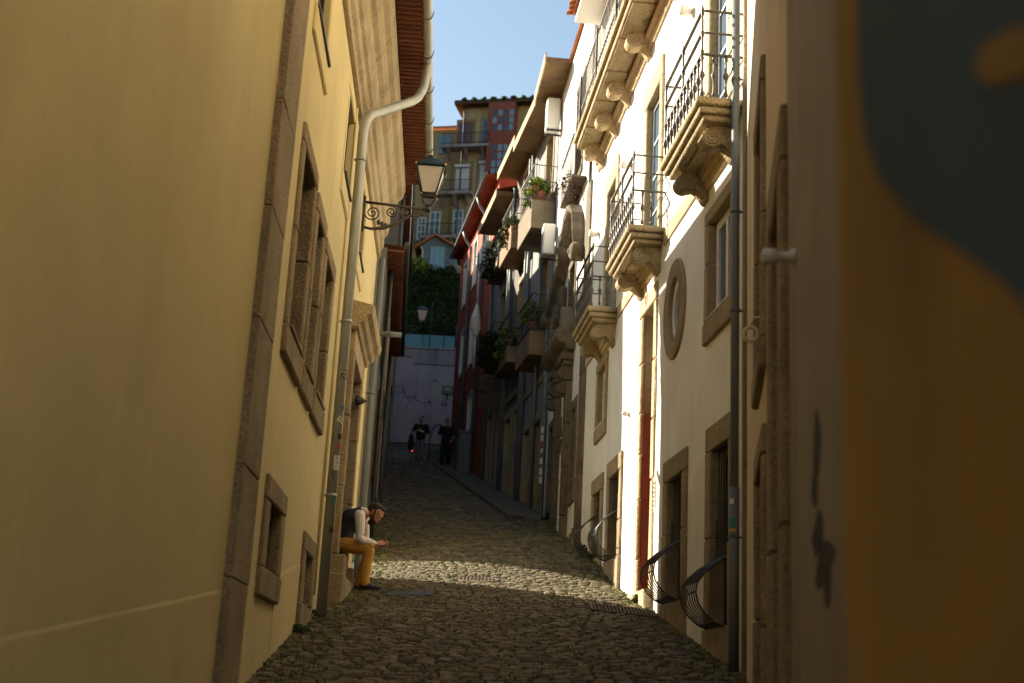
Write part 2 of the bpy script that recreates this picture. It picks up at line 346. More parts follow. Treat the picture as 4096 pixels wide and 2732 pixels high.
def belly_grille(parent, u0, u1, z0, z1, zb, out=.36, n=9, o=-.04, m='iron'):
    def prof():
        K = [(0, 1.0), (.02, .96), (.10, .89), (.24, .80), (.38, .68), (.48, .55), (.50, .43), (.47, .30), (.38, .17), (.25, .07), (.10, .015), (0, 0)]
        p = [(o, z1+(zb+.10-z1)*i/6) for i in range(6)]; H = zb+.10-z0
        return p+[(o+(out-o)*a/.5, z0+H*f) for a, f in K]
    P = prof(); L = []
    mb = MB()
    mid = max(P, key=lambda q: q[0])
    g = None
    for q in (mid, P[6], P[9], P[15], P[3]):
        h = MB().tube([(u0-.01, q[0]+.008, q[1]), (u1+.01, q[0]+.008, q[1])], .008, 6).build('grille_rail' if g else 'grille', m, g or parent); g = g or h
    bar = MB().tube([(0, a, b) for a, b in P], .0070, 6).data('grille_bar', m)
    for u in (u0, u1): MB().tube([(u, a, b) for a, b in P[4:]], .010, 6).build('grille_end', m, g)
    for i in range(1, n-1):
        b = bpy.data.objects.new('grille_bar', bar); C.objects.link(b); b.parent = g; b.location = (u0+(u1-u0)*(i+.0)/(n-1), 0, 0)
    return g
def spiral(mb, c, r0, turns, plane, rad, n=26, sgn=1, off=0):
    pts = []
    for i in range(n):
        a = 2*PI*turns*i/(n-1); r = r0*(1-.86*i/(n-1)); x, z = r*math.cos(sgn*a+off), r*math.sin(sgn*a+off)
        pts.append((c[0], c[1]+x, c[2]+z) if plane == 'yz' else (c[0]+x, c[1], c[2]+z))
    mb.tube(pts, rad, 5); return mb
def corbel(parent, u, z, out=.42, w=.27, h=.56, m='granite_moss'):
    """scroll bracket: S profile in o,z extruded along u with a spiral on each cheek"""
    r = min(.15, h*.31); c = (out-r, z-r-.02); P = [(0, z), (out-.02, z)]
    for i in range(11): a = PI*.55-PI*1.18*i/10; P.append((c[0]+r*math.cos(a), c[1]+r*math.sin(a)))
    for i in range(1, 7): t = i/6; P.append((c[0]-r*.8-(c[0]-r*.8-.05)*t, c[1]-r*.6-(h-1.62*r-.04)*t+.03*math.sin(PI*t)))
    P += [(0.03, z-h), (0, z-h)]
    mb = MB(); mb.prism(P, u-w/2, u+w/2, 'x')
    for s in (-1, 1): spiral(mb, (u+s*w/2, c[0], c[1]), r*.86, 2.2, 'yz', .016, sgn=-1, off=PI/2)
    return mb.build('corbel', m, parent, .01)
BALUSTER = [(.016, 0), (.026, .02), (.016, .05), (.013, .1), (.013, .19), (.03, .225), (.034, .245), (.03, .265), (.013, .3), (.013, .42), (.024, .45), (.016, .49)]
bal_me = MB().lathe(BALUSTER, n=8).data('baluster', 'iron_rail')
def stone_balcony(parent, u0, u1, z, out=.52, corb=True):
    slab = MB()
    slab.box(u0+.10, u1-.10, .0, out-.10, z-.26, z-.19).box(u0+.045, u1-.045, 0, out-.045, z-.191, z-.115).box(u0, u1, 0, out, z-.11, z-.02)
    b = slab.build('balcony', 'granite_moss', parent, .03, 3)
    piece(b, 'soffit_panel', 'granite_moss', u0+.28, u1-.28, .08, out-.22, z-.285, z-.261, .012)
    piece(b, 'kerb_rail', 'iron_rail', u0+.02, u1-.02, out-.09, out-.04, z-.018, z-.002, .003, 0)
    if corb:
        for u in (u0+.34, u1-.34): corbel(b, u, z-.262, out-.12, .22, .36)
    # iron balustrade: turned balusters, a low handrail and two flat bars on tall corner posts
    rail = MB(); zt = z+.49
    for zz, t in ((zt, .02), (z+.76, .012), (z+1.03, .014)):
        rail.box(u0+.02, u1-.02, out-.085, out-.045, zz, zz+t)
        rail.box(u0+.02, u0+.06, 0, out-.09, zz+.001, zz+t-.001).box(u1-.06, u1-.02, 0, out-.09, zz+.001, zz+t-.001)
    rail.build('handrail', 'iron_rail', b)
    n = max(5, int((u1-u0)/.17))
    pts = [(u0+.04+(u1-u0-.08)*i/n, out-.065) for i in range(n+1)] + [(u, out-.065-(out-.09)*k/3.2) for u in (u0+.04, u1-.04) for k in (1, 2)]
    for x, y in pts:
        o = bpy.data.objects.new('baluster', bal_me); C.objects.link(o); o.parent = b; o.location = (x, y, z)
    for u in (u0+.04, u1-.04, (u0+u1)/2):
        MB().lathe([(.017, .51), (.024, .53), (.014, .57), (.014, .70), (.026, .745), (.015, .79), (.013, .97), (.022, 1.0), (.018, 1.06), (.004, 1.12)], (u, out-.065, z), 8).build('rail_post', 'iron_rail', b)
    return b
def moulding(parent, name, u0, u1, prof, m, bevel=.0, o0=0.0):
    """strip of profile [(o,z)...] running along u"""
    return MB().prism(prof, u0, u1, 'x').build(name, m, parent, bevel, 2)
def downpipe(parent, pts, r=.05, m='zinc', name='downpipe', clips=()):
    p = MB().tube(pts, r, 12).build(name, m, parent)
    for (c, d) in clips:
        mb = MB(); mb.lathe([(r+.002, -.018), (r+.008, -.018), (r+.008, .018), (r+.002, .018)], c, 12); mb.box(c[0]-.01, c[0]+.01, c[1]-d, c[1], c[2]-.01, c[2]+.01); mb.build('pipe_clip', m, p)
    return p
def tile_row(parent, u0, u1, o0, o1, z0, z1, m='tile', step=.2, r=.085, name='roof_tile', lim=300):
    """a course of curved clay tiles running down from (o0,z0) to the edge (o1,z1)"""
    n = int((u1-u0)/step); k = 7; L = math.hypot(o1-o0, z1-z0)
    v = []; f = []
    for i in range(k+1):
        a = PI*i/k
        for t, s in ((0, 1.0), (1, .86)):
            for th in (0, -.016): v.append((math.cos(a)*(r*s+th), (0, 1)[t], math.sin(a)*(r*s+th)*.75))
    for i in range(k):
        a = i*4; b = (i+1)*4
        f += [(a, b, b+2, a+2), (a+1, a+3, b+3, b+1), (a, a+1, b+1, b), (a+2, b+2, b+3, a+3)]
    mb = MB(); mb.add([(x, o1+(o0-o1)*y, z1+(z0-z1)*y+z) for x, y, z in v], f, True); me = mb.data(name, m)
    for i in range(n):
        o = bpy.data.objects.new(name, me); C.objects.link(o); o.parent = parent; o.location = (u0+step*(i+.5), random.uniform(-.012, .012), random.uniform(-.004, .004)); o.rotation_euler = (0, 0, random.uniform(-.02, .02))
# ------------------------------------------------------------------ right: white townhouse with stone balconies
W2 = on(RF, 'townhouse', 'white plastered townhouse with three stone balconies and a red doorway', 'house')
U0, U1 = -4.72, 6.75
BALC = [(-4.52, -2.55, 6.42), (-.48, 1.42, 6.42), (3.15, 5.02, 6.32)]
BDOOR = [(-3.98, -3.08), (-.08, .90), (3.60, 4.50)]
holes = [(-4.06, -3.30, .77, 2.70, .3), (-1.90, -1.05, 1.17, 2.70, .3), (-4.06, -3.10, 4.26, 5.46, .26), (-1.60, -.93, 4.53, 5.38, .24),
         (.06, .87, 0.9, 5.45, .42), (2.50, 3.40, 2.11, 3.44, .3), (4.30, 5.00, 2.28, 3.39, .3), (4.15, 4.95, 4.55, 5.60, .24)]
holes += [(a, b, 6.42, 8.85, .26) for a, b in BDOOR]
mb = MB(); facade(mb, U0, U1, -1.5, 13.2, holes)
mb.add([(U1, 0, -1.5), (U1, -9, -1.5), (U1, -9, 13.2), (U1, 0, 13.2)], [(0, 1, 2, 3)])
mb.add([(U0, 0, -1.5), (U0, -9, -1.5), (U0, -9, 13.2), (U0, 0, 13.2)], [(0, 1, 2, 3)])
mb.build('wall', 'white', W2)
MB().box(U0-.1, U1-.6, -9, .55, 13.2, 13.32).build('roof', 'frame_white', W2)
roof_w2 = MB().add([(U0-.1, .62, 13.35), (U1-.6, .62, 13.35), (U1-.6, -4.5, 15.2), (U0-.1, -4.5, 15.2)], [(0, 1, 2, 3)]).build('roof_slope', 'tile', W2)
tile_row(roof_w2, 3.0, U1-.5, .3, .72, 13.48, 13.36)
# lower barred windows
for (a, b, c, d, zb, n, e) in ((-4.06, -3.30, .77, 2.70, 1.45, 8, .2), (-1.90, -1.05, 1.17, 2.70, 1.84, 8, .25), (2.50, 3.40, 2.11, 3.44, 2.80, 8, .3), (4.30, 5.00, 2.28, 3.39, 2.97, 7, .3)):
    w = sash(W2, a+.01, b-.01, c, d, -.13, 'frame_dark', 2, 2, glassm='glass_dark')
    surround(w, a, b, c, d, .22, .04, 'granite', .22, .28, .28, e)
    belly_grille(W2, a+.03, b-.03, c-.03, d, zb, .35, n)
# tall framed window and the narrow one up the street
w = sash(W2, -4.05, -3.11, 4.27, 5.45, -.07, 'frame_white', 2, 1, .10, glassm='glass_sky'); surround(w, -4.06, -3.10, 4.26, 5.46, .17, .035, 'granite', .26, .17, .25)
piece(w, 'sill_board', 'frame_white', -4.06, -3.10, -.06, .05, 4.262, 4.285, .004, 0)
w = sash(W2, 4.16, 4.94, 4.56, 5.59, -.07, 'frame_white', 2, 1, .09, glassm='glass_sky'); surround(w, 4.15, 4.95, 4.55, 5.60, .17, .035, 'granite', .24, .17, .25)
piece(w, 'sill_board', 'frame_white', 4.15, 4.95, -.06, .05, 4.552, 4.575, .004, 0)
# oval window
def ring(mb, cu, cz, a0, b0, a1, b1, y0, y1, n=40):
    v = []
    for i in range(n):
        t = 2*PI*i/n; c, s = math.cos(t), math.sin(t)
        v += [(cu+a0*c, y1, cz+b0*s), (cu+a1*c, y1, cz+b1*s), (cu+a1*c, y0, cz+b1*s), (cu+a0*c, y0, cz+b0*s)]
    f = []
    for i in range(n):
        p, q = i*4, ((i+1) % n)*4; f += [(p+k, q+k, q+(k+1) % 4, p+(k+1) % 4) for k in range(4)]
    return mb.add(v, f)
ow = ring(MB(), -1.265, 4.955, .24, .33, .345, .445, -.10, -.03).build('oval_window', 'frame_white', W2, .006)
ring(MB(), -1.265, 4.955, .335, .43, .62, .675, -.24, .035).build('oval_surround', 'granite', ow, .012)
MB().add([(-1.265+.33*math.cos(2*PI*i/32), -.08, 4.955+.43*math.sin(2*PI*i/32)) for i in range(32)], [tuple(range(32))]).build('pane', 'glass_sky', ow)
MB().box(-1.285, -1.245, -.095, -.05, 4.55, 5.36).build('mullion', 'frame_white', ow)
# red doorway
dr = MB().box(.065, .865, -.40, -.36, 1.0, 4.12).box(.10, .44, -.362, -.345, 1.5, 2.6).box(.49, .83, -.362, -.345, 1.5, 2.6).box(.10, .44, -.362, -.345, 2.75, 3.95).box(.49, .83, -.362, -.345, 2.75, 3.95).build('door', 'red', W2, .008)
piece(dr, 'transom', 'red', .065, .865, -.41, -.30, 4.12, 4.2, .006, 0)
fan = MB(); uc = .465
for i in range(13):
    a = PI*(i+.0)/12; fan.tube([(uc+.05*math.cos(a), -.33, 4.28+.05*math.sin(a)), (uc+.28*math.cos(a)-.03*math.sin(3*a), -.33, 4.26+.55*math.sin(a)), (uc+.37*math.cos(a), -.33, 4.24+1.16*math.sin(a)**.8)], .012, 5)
for r1, r2 in ((.15, .28), (.28, .62), (.38, 1.15)): fan.tube([(uc+r1*math.cos(PI*i/16), -.33, 4.23+r2*math.sin(PI*i/16)) for i in range(17)], .013, 5)
for i in range(6): spiral(fan, (uc+(-.3+.12*i), -.33, 4.62+.42*math.sin(PI*(i+.5)/6)), .08, 1.6, 'xz', .009, sgn=1 if i % 2 else -1)
fan.build('fanlight_grille', 'frame_white', dr)
MB().box(.07, .86, -.41, -.40, 4.2, 5.44).build('fanlight_pane', 'glass', dr)
for a, b, nm in ((-.12, .06, 0), (.87, 1.06, 1)):
    e = [1.05, 1.9, 2.75, 3.4, 4.0, 4.75, 5.46] if nm else [1.0, 1.75, 2.9, 3.75, 4.6, 5.46]
    for i in range(len(e)-1):
        g = random.uniform(0, .05); red_h = e[i] < 4.0
        piece(dr, 'jamb_stone', 'granite_pale', a-(0 if nm else g), b+(g if nm else 0), -.02, .03, e[i]+.003, e[i+1]-.003, .018, .008)
        piece(dr, 'reveal_stone', 'red' if red_h else 'granite', (b-.185 if nm == 0 else a-.012), (b+.012 if nm == 0 else a+.17), -.43, -.021, e[i]+.002, e[i+1]-.002, .012, .006)
piece(dr, 'lintel', 'granite_pale', -.14, 1.08, -.42, .04, 5.46, 5.72, .014)
ring(MB(), .55, 5.63, .05, .07, .09, .11, .03, .05, 20).build('oculus_ring', 'granite_pale', dr)
MB().lathe([(.05, 0), (.05, .012)], (.55, .035, 5.63), 16, 'y').build('oculus', 'frame_dark', dr)
piece(dr, 'threshold', 'granite_pale', -.14, 1.1, -.4, .12, .9, 1.42, .02, .01)
# intercom plate with its buttons
ic = piece(W2, 'intercom_plate', 'frame_white', -.24, -.15, .0, .016, 2.43, 2.90, .004, 0)
for i in range(6): piece(ic, 'button', 'frame_dark', -.225, -.165, .016, .02, 2.8-.06*i, 2.83-.06*i, .001, 0)
# balconies, their tall glazed doors, mouldings below
for (a, b, z), (p, q) in zip(BALC, BDOOR):
    stone_balcony(W2, a, b, z)
    w = sash(W2, p+.01, q-.01, z+.01, 8.84, -.07, 'frame_blue', 2, 4, .07, glassm='glass_sky'); surround(w, p, q, z+.002, 8.85, .2, .04, 'granite_pale', .001, .34, .24)
    bot = z-.265
    moulding(W2, 'cornice_moulding', a+.22, b-.1, [(0, bot), (.13, bot), (.13, bot-.05), (.09, bot-.06), (.09, bot-.13), (.05, bot-.15), (.05, bot-.22), (0, bot-.25)], 'granite_pale', .008)
for a, b in ((U0, -4.56), (-2.5, -.52), (1.46, 3.1), (5.06, U1)): piece(W2, 'string_course', 'granite_pale', a, b, 0, .028, 6.09, 6.30, .008)
# long upper balcony
zl = 10.12; la, lb = -4.6, 5.55
slab = MB(); slab.box(la, lb-.05, 0, .50, zl, zl+.12).box(la, lb, 0, .56, zl+.122, zl+.24)
lbal = slab.build('long_balcony', 'granite_moss', W2, .03, 2)
for i in range(9):
    a = la+(lb-la-.05)*i/9; piece(lbal, 'soffit_stone', 'granite_moss', a+.05, a+(lb-la-.05)/9-.05, .05, .47, zl-.025, zl-.001, .012)
for u in (5.25, 3.85, 2.6, .9, -1.0, -2.9): corbel(lbal, u, zl-.026, .40, .22, .40, 'granite_pale')
moulding(W2, 'upper_moulding', la, 5.75, [(0, zl-.02), (.09, zl-.05), (.12, zl-.12), (.09, zl-.19), (.05, zl-.21), (.06, zl-.27), (.03, zl-.33), (0, zl-.34)], 'granite_pale', .012)
g = MB()
for zz in (.24, .55, 1.20): g.box(la, lb-.04, .49, .52, zl+zz+.02, zl+zz+.045); g.box(lb-.06, lb-.03, .0, .489, zl+zz+.021, zl+zz+.044)
rl = g.build('railing', 'iron_rail', lbal)
bar = MB().box(-.007, .007, .498, .512, zl+.26, zl+1.2).data('railing_bar', 'iron_rail')
for i in range(70):
    o = bpy.data.objects.new('railing_bar', bar); C.objects.link(o); o.parent = lbal; o.location = (la+.1+(lb-la-.2)*i/69, 0, 0)
for u in (lb-.3, lb-2.2, lb-4.2, lb-6.4): MB().box(u-.3, u-.26, .52, .55, zl+.2, zl+1.27).build('rail_post', 'iron_rail', lbal)
for a in (4.0, 1.2, -1.7): 
    w = sash(W2, a-.5, a+.5, zl+.25, 12.6, .03, 'frame_blue', 2, 4, .06)
# corner pilaster with its base, downpipe, small wall lamps
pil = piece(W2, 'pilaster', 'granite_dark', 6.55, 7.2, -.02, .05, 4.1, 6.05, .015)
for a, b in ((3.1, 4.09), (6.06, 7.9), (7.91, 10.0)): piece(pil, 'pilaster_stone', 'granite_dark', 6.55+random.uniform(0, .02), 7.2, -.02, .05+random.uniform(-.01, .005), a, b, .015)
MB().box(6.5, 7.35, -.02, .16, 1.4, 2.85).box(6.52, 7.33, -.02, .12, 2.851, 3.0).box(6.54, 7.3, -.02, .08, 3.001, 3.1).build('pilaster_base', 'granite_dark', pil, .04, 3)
downpipe(W2, [(-4.58, .1, .25), (-4.58, .1, 8.2)], .045, 'pipe_dark', 'downpipe', [((-4.58, .1, z), .1) for z in (1.6, 3.95, 5.05, 6.6)])
downpipe(W2, [(-4.58, .1, .2), (-4.58, .1, 2.1)], .053, 'pipe_dark', 'pipe_sleeve')
for u, z in ((2.31, 8.5), (5.6, 8.48), (-2.0, 8.9)):
    l = MB().lathe([(.035, 0), (.04, .02), (.07, .03), (.075, .16), (.06, .18)], (u, 0, z), 12, 'y').build('wall_lamp', 'frame_white', W2)
l = MB().lathe([(.05, 0), (.05, .05), (.03, .1), (.01, .11)], (1.92, 0, 4.22), 10, 'y').build('wall_lamp', 'frame_white', W2)
# ------------------------------------------------------------------ left: yellow house (u grows towards the camera)
Y1 = on(LF, 'yellow_house', 'yellow plastered house with granite quoin, cornice and tiled eaves', 'house')
ua, ub = -2.45, L0c            # far end, near corner
EZ = 8.0                                          # eaves height
def LH(s0, s1): return (-s1, -s0)
wins = [(6.45, 7.35, 2.72, 4.30), (5.42, 6.02, 2.72, 4.20), (4.22, 5.00, 2.72, 4.13)]
ups = [(6.45, 7.40, 5.50, 6.45), (3.25, 4.05, 5.42, 6.40), (.6, 1.3, 5.42, 6.40)]
lows = [(6.60, 7.35, .82, 1.33), (3.75, 4.45, .74, 1.24)]
door = (-.55, 1.02, 1.4, 4.14)
holes = [(*w, .30) for w in wins] + [(*w, .24) for w in ups] + [(*w, .26) for w in lows] + [(*door, .40)]
mb = MB(); facade(mb, ua, ub, -2, EZ, holes)
mb.add([(ua, 0, -2), (ua, -10, -2), (ua, -10, EZ), (ua, 0, EZ)], [(0, 1, 2, 3)])
mb.build('wall', 'yellow', Y1)
c = LF.w(ub); e = L0.w(16)
# second face beyond the quoin, turned a little, in world coordinates relative to the house
def toY1(u, o, z): p = L0.w(u, o, z); a, b = LF.uz(p); return (a, b, z)
mb = MB(); mb.add([toY1(0, 0, -4), toY1(16, 0, -4), toY1(16, 0, EZ), toY1(0, 0, EZ)], [(0, 1, 2, 3)]); mb.build('side_wall', 'yellow', Y1)
# plinth: plaster a little proud, its top edge following the slope of the street
mb = MB()
def plinth(pts, zlow, to, pr):
    for (a, za), (b, zb) in zip(pts[:-1], pts[1:]):
        mb.add([to(a, 0, zlow), to(b, 0, zlow), to(b, 0, zb+.02), to(a, 0, za+.02), to(a, pr, zlow), to(b, pr, zlow), to(b, pr, zb), to(a, pr, za)], [(4, 5, 6, 7), (7, 6, 2, 3), (0, 4, 7, 3), (1, 5, 6, 2)])
idt = lambda u, o, z: (u, o, z)
plinth([(7.58, .69), (8.2, .60)], -2, idt, .004)
plinth([(4.65, 1.09), (6.40, .82)], -2, idt, .004); plinth([(3.55, 1.3), (1.9, 1.55)], -2, idt, .004)
plinth([(.04, .52), (3, .02), (6, -.5), (16, -2.2)], -4, lambda u, o, z: toY1(u, o, z), .004)
mb.build('plinth', 'yellow', Y1)
# quoin strip: stacked granite blocks
qz = [-2, -.35, .62, 1.35, 2.35, 3.15, 3.95, 5.2, 6.4, EZ-.02]
for i in range(len(qz)-1): piece(Y1, 'quoin_stone', 'granite', ub-.70+random.uniform(-.012, .012), ub+.03, -.05, .055+random.uniform(-.006, .006), qz[i]+.001, qz[i+1]-.001, .007, .004)
# windows
for (a, b, c0, d) in wins:
    w = sash(Y1, a+.01, b-.01, c0, d, -.10, 'frame_dark', 2, 3, .05, glassm='glass_dark'); surround(w, a, b, c0, d, .15, .03, 'granite_pale' if a > 9 else 'granite', .24, .16, .29)
    piece(w, 'sill_slab', 'granite', a-.02, b+.02, -.09, .06, c0-.002, c0+.03, .006)
for (a, b, c0, d) in ups:
    w = sash(Y1, a+.01, b-.01, c0, d, -.06, 'frame_dark', 2, 2, .05, glassm='glass_dark'); surround(w, a, b, c0, d, .14, .014, 'yellow', .24, .14, .23)
    piece(w, 'sill_slab', 'frame_dark', a-.04, b+.04, -.05, .05, c0-.002, c0+.03, .004, 0)
for (a, b, c0, d) in lows:
    w = sash(Y1, a+.01, b-.01, c0, d, -.05, 'frame_dark', 1, 1, .07); surround(w, a, b, c0, d, .22, .035, 'granite', .22, .18, .25)
# doorway: stone jambs standing on blocks, moulded hood, panelled door
a, b, c0, d = door
dd = MB().box(a+.01, b-.01, -.38, -.34, 1.0, d).box(a+.15, (a+b)/2-.06, -.342, -.325, 1.9, 2.7).box((a+b)/2+.06, b-.15, -.342, -.325, 1.9, 2.7).box(a+.15, (a+b)/2-.06, -.342, -.325, 2.85, 3.9).box((a+b)/2+.06, b-.15, -.342, -.325, 2.85, 3.9).build('door', 'frame_dark', Y1, .008)
for (p, q) in ((a-.2, a), (b, b+.2)):
    e = [.9, 1.55, 2.4, 3.3, d]
    for i in range(4): piece(dd, 'jamb_stone', 'granite', p, q, -.39, .07 - (.0 if i else -.09), e[i]+.003, e[i+1]-.003, .016, .006)
piece(dd, 'lintel', 'granite_pale', a-.2, b+.2, -.39, .07, d, d+.3, .012)
moulding(dd, 'hood', a-.32, b+.34, [(0, d+.30), (.10, d+.30), (.12, d+.36), (.17, d+.38), (.20, d+.46), (.26, d+.49), (.29, d+.60), (0, d+.66)], 'granite_pale', .008)
piece(dd, 'threshold', 'granite', a-.22, b+.22, -.38, .16, .6, 1.33, .02, .01)
piece(dd, 'seat_ledge', 'granite', a-.22, a+.5, -.33, .07, .9, 1.68, .02, .01)
# eaves: stepped stone cornice, clay soffit, gutter
CN = [(0, 6.66), (.05, 6.68), (.05, 6.80), (.09, 6.86), (.09, 7.02), (.13, 7.06), (.16, 7.2), (.16, 7.42), (.22, 7.48), (.26, 7.6), (.26, 7.66), (.33, 7.72), (.37, 7.86), (.37, 7.98), (0, 7.98)]
n = 11
for i in range(n):
    u0 = ua-.03+(ub-ua+.43)*i/n; moulding(Y1, 'cornice_stone', u0+.004, u0+(ub-ua+.43)/n-.004, [(o_*1.0+random.uniform(-.004, .004) if o_ else 0, z_) for o_, z_ in CN], 'granite_pale', .012)
roofm = MB().add([(ua-.06, .72, EZ+.12), (ub+.5, .72, EZ+.12), (ub+.5, -6, EZ+2.2), (ua-.06, -6, EZ+2.2), (ua-.06, -12, EZ), (ub+.5, -12, EZ)], [(0, 1, 2, 3), (3, 2, 5, 4)])
roof = roofm.build('roof', 'tile', Y1)
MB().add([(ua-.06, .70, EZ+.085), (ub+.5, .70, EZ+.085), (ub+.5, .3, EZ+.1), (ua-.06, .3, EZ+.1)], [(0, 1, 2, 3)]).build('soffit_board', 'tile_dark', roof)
mb = MB(); mb.add([toY1(-.5, .72, EZ+.12), toY1(16, .72, EZ+.12), toY1(16, -6, EZ+2.2), toY1(-.5, -6, EZ+2.2)], [(0, 1, 2, 3)]); mb.build('side_roof', 'tile', Y1)
# soffit: rows of clay slats showing their undersides
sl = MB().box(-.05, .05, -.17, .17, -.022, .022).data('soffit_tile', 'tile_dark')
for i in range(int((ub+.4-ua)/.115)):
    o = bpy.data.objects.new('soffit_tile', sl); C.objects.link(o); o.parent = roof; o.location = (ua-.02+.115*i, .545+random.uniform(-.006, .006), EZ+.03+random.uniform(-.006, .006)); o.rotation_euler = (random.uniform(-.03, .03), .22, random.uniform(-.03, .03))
# gutter: half-round
k = 8; gv = []
for u in (ua-.1, ub+.4):
    for i in range(k+1): a_ = PI+PI*i/k; gv += [(u, .745+.07*math.cos(a_), EZ+.07+.07*math.sin(a_)), (u, .745+.064*math.cos(a_), EZ+.07+.064*math.sin(a_))]
m_ = 2*(k+1); gf = []
for i in range(k):
    for j in (0, 1): gf.append((2*i+j, 2*i+2+j, m_+2*i+2+j, m_+2*i+j))
gf += [tuple(range(0, m_, 2))]
mb = MB(); mb.add(gv, gf, True); gut = mb.build('gutter', 'zinc', Y1)
for i in range(12): u = ua+.3+1.02*i; MB().tube([(u, .745+.074*math.cos(PI+PI*t/8), EZ+.07+.074*math.sin(PI+PI*t/8)) for t in range(9)]+[(u, .83, EZ+.12)], .006, 5).build('gutter_hook', 'rust', gut)
# downpipe with swan neck
up = LF.hit(1285, 2440, .1)[0]
dp = downpipe(Y1, [(up, .1, .7), (up, .1, 6.34), (up-.02, .115, 6.50), (up-.09, .16, 6.63), (up-.22, .22, 6.72), (up-1.15, .60, 7.36), (up-1.28, .66, 7.48), (up-1.36, .72, 7.66), (up-1.38, .745, 7.85), (up-1.38, .745, 8.03)], .058, 'zinc', 'downpipe', [((up, .1, z), .1) for z in (2.0, 4.0, 6.0)])
downpipe(Y1, [(ua+.12, .09, 1.2), (ua+.12, .09, 6.62)], .05, 'pipe_dark', 'downpipe', [((ua+.12, .09, z), .09) for z in (2.4, 4.4)])
# cable conduit and small fittings beside the door
MB().tube([(up+.14, .02, .9), (up+.14, .02, 6.6)], .014, 6).build('conduit', 'yellow', Y1)

MB().lathe([(.045, 0), (.045, .3), (.055, .31), (.055, .34), (.045, .35), (.045, .5)], (ua+.2, 0, 5.35), 12, 'y').build('vent_pipe', 'pipe_dark', Y1)
u_, z_ = LF.hit(1436, 1602, .05); MB().lathe([(.07, 0), (.075, .03), (.05, .1), (.02, .13), (.02, .16)], (u_, 0.0, z_), 12, 'y').build('wall_lamp', 'iron', Y1)
# ------------------------------------------------------------------ left beyond the alley: two dark houses (u runs towards the camera, so negative u is up the street)
def skew_block(root, name, m, u0, o0, u1, depth, z0, z1, near_skew):
    """solid house body: front from u0 (near) to u1 (far), near side wall skewed away along the sun's direction"""
    p = [(u0, o0), (u1, o0), (u1, o0-depth), (u0-near_skew*depth, o0-depth)]
    return MB().prism(p, z0, z1, 'z').build(name, m, root)
def eave(root, u0, u1, z, out=.35, n=10, name='roof', gut=True, skew=0.0, gm='pipe_dark', rm='tile'):
    a, b = min(u0, u1), max(u0, u1)
    r = MB().add([(a, out, z), (b, out, z), (b-skew*(3.5+out), -3.5, z+1.1), (a, -3.5, z+1.1)], [(0, 1, 2, 3)]).build(name, rm, root)
    s = MB().box(-.06, .06, -out/2, out/2, -.025, .025).data('soffit_tile', 'tile_dark')
    for i in range(int((b-a)/.16)):
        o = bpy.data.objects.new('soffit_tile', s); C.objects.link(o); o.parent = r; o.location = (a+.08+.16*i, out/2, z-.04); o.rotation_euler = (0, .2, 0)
    if gut: MB().tube([(a-.05, out+.05, z+.02), (b+.05, out+.05, z+.02)], .05, 10).build('gutter', gm, r)
    return r
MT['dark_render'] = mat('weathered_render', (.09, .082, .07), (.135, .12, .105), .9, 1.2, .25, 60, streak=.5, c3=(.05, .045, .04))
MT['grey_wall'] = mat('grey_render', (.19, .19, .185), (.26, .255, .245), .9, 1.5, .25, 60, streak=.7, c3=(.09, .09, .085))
H2 = on(LQ, 'dark_house', 'weathered render house beyond the sunlit alley gap, behind the yellow house', 'house')
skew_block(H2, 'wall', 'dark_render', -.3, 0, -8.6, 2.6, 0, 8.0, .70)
eave(H2, -.3, -8.6, 8.05, .32, skew=.75, gm='iron', rm='tile_dark')
skew_block(H2, 'rear_block', 'dark_render', -2.4, -2.7, -8.6, 6, 0, 12.7, .70)
for z0 in (4.0, 6.3):
    for u in (-2.2, -5.0):
        w = sash(H2, u-.45, u+.45, z0, z0+1.4, .06, 'frame_white', 2, 3, .05); surround(w, u-.45, u+.45, z0, z0+1.4, .12, .08, 'granite', .15, .15, 0)
downpipe(H2, [(-1.6, .08, 1.2), (-1.6, .08, 7.95)], .045, 'iron', 'downpipe', [((-1.6, .08, z), .08) for z in (3, 5)])
downpipe(H2, [(-8.3, .08, 1.6), (-8.3, .08, 8.0)], .045, 'iron', 'downpipe')
H3 = on(LQ, 'corner_house', 'tall dark house on the upper left side, in full shade', 'house')
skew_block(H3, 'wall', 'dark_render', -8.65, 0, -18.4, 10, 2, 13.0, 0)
eave(H3, -8.65, -18.4, 13.05, .3)
H3b = on(LQ, 'set_back_occluder', 'tall hidden house added behind the upper left row to block skylight', 'house')  # hidden from the camera; height chosen to darken the end of the street
skew_block(H3b, 'wall', 'dark_render', -18.45, -.75, -27.6, 10, 4, 16.4, 0); eave(H3b, -18.45, -27.6, 16.45, .1)
for u in (-20.5, -24.5):
    for z0 in (10.4, 13.2): w = sash(H3b, u-.5, u+.5, z0, z0+1.5, -.69, 'frame_white', 2, 3, .05)
LC = on(Frame((-7.3, 61), (0, -1), False), 'side_street_occluder', 'dark house added left of the end wall to block skylight', 'house')  # added occluder that keeps open sky off the end wall
MB().box(0, 9, -9, 0, 8, 21).build('wall', 'dark_render', LC); MB().box(-.2, 9.2, -9, .4, 21, 21.3).build('roof', 'tile', LC)
for u in (2, 5): 
    w = sash(LC, u-.5, u+.5, 13, 14.7, .06, 'frame_white', 2, 3, .05)
RB = on(Frame((-.6, 51), (0, 1), False), 'rear_occluder', 'pale house added behind the red house to block skylight', 'house')  # second added occluder, darkens the end wall from the right
MB().box(0, 9.4, -9, 0, 8, 19).build('wall', 'grey_wall', RB); MB().box(-.2, 9.4, -9, .3, 19, 19.3).build('roof', 'tile', RB)
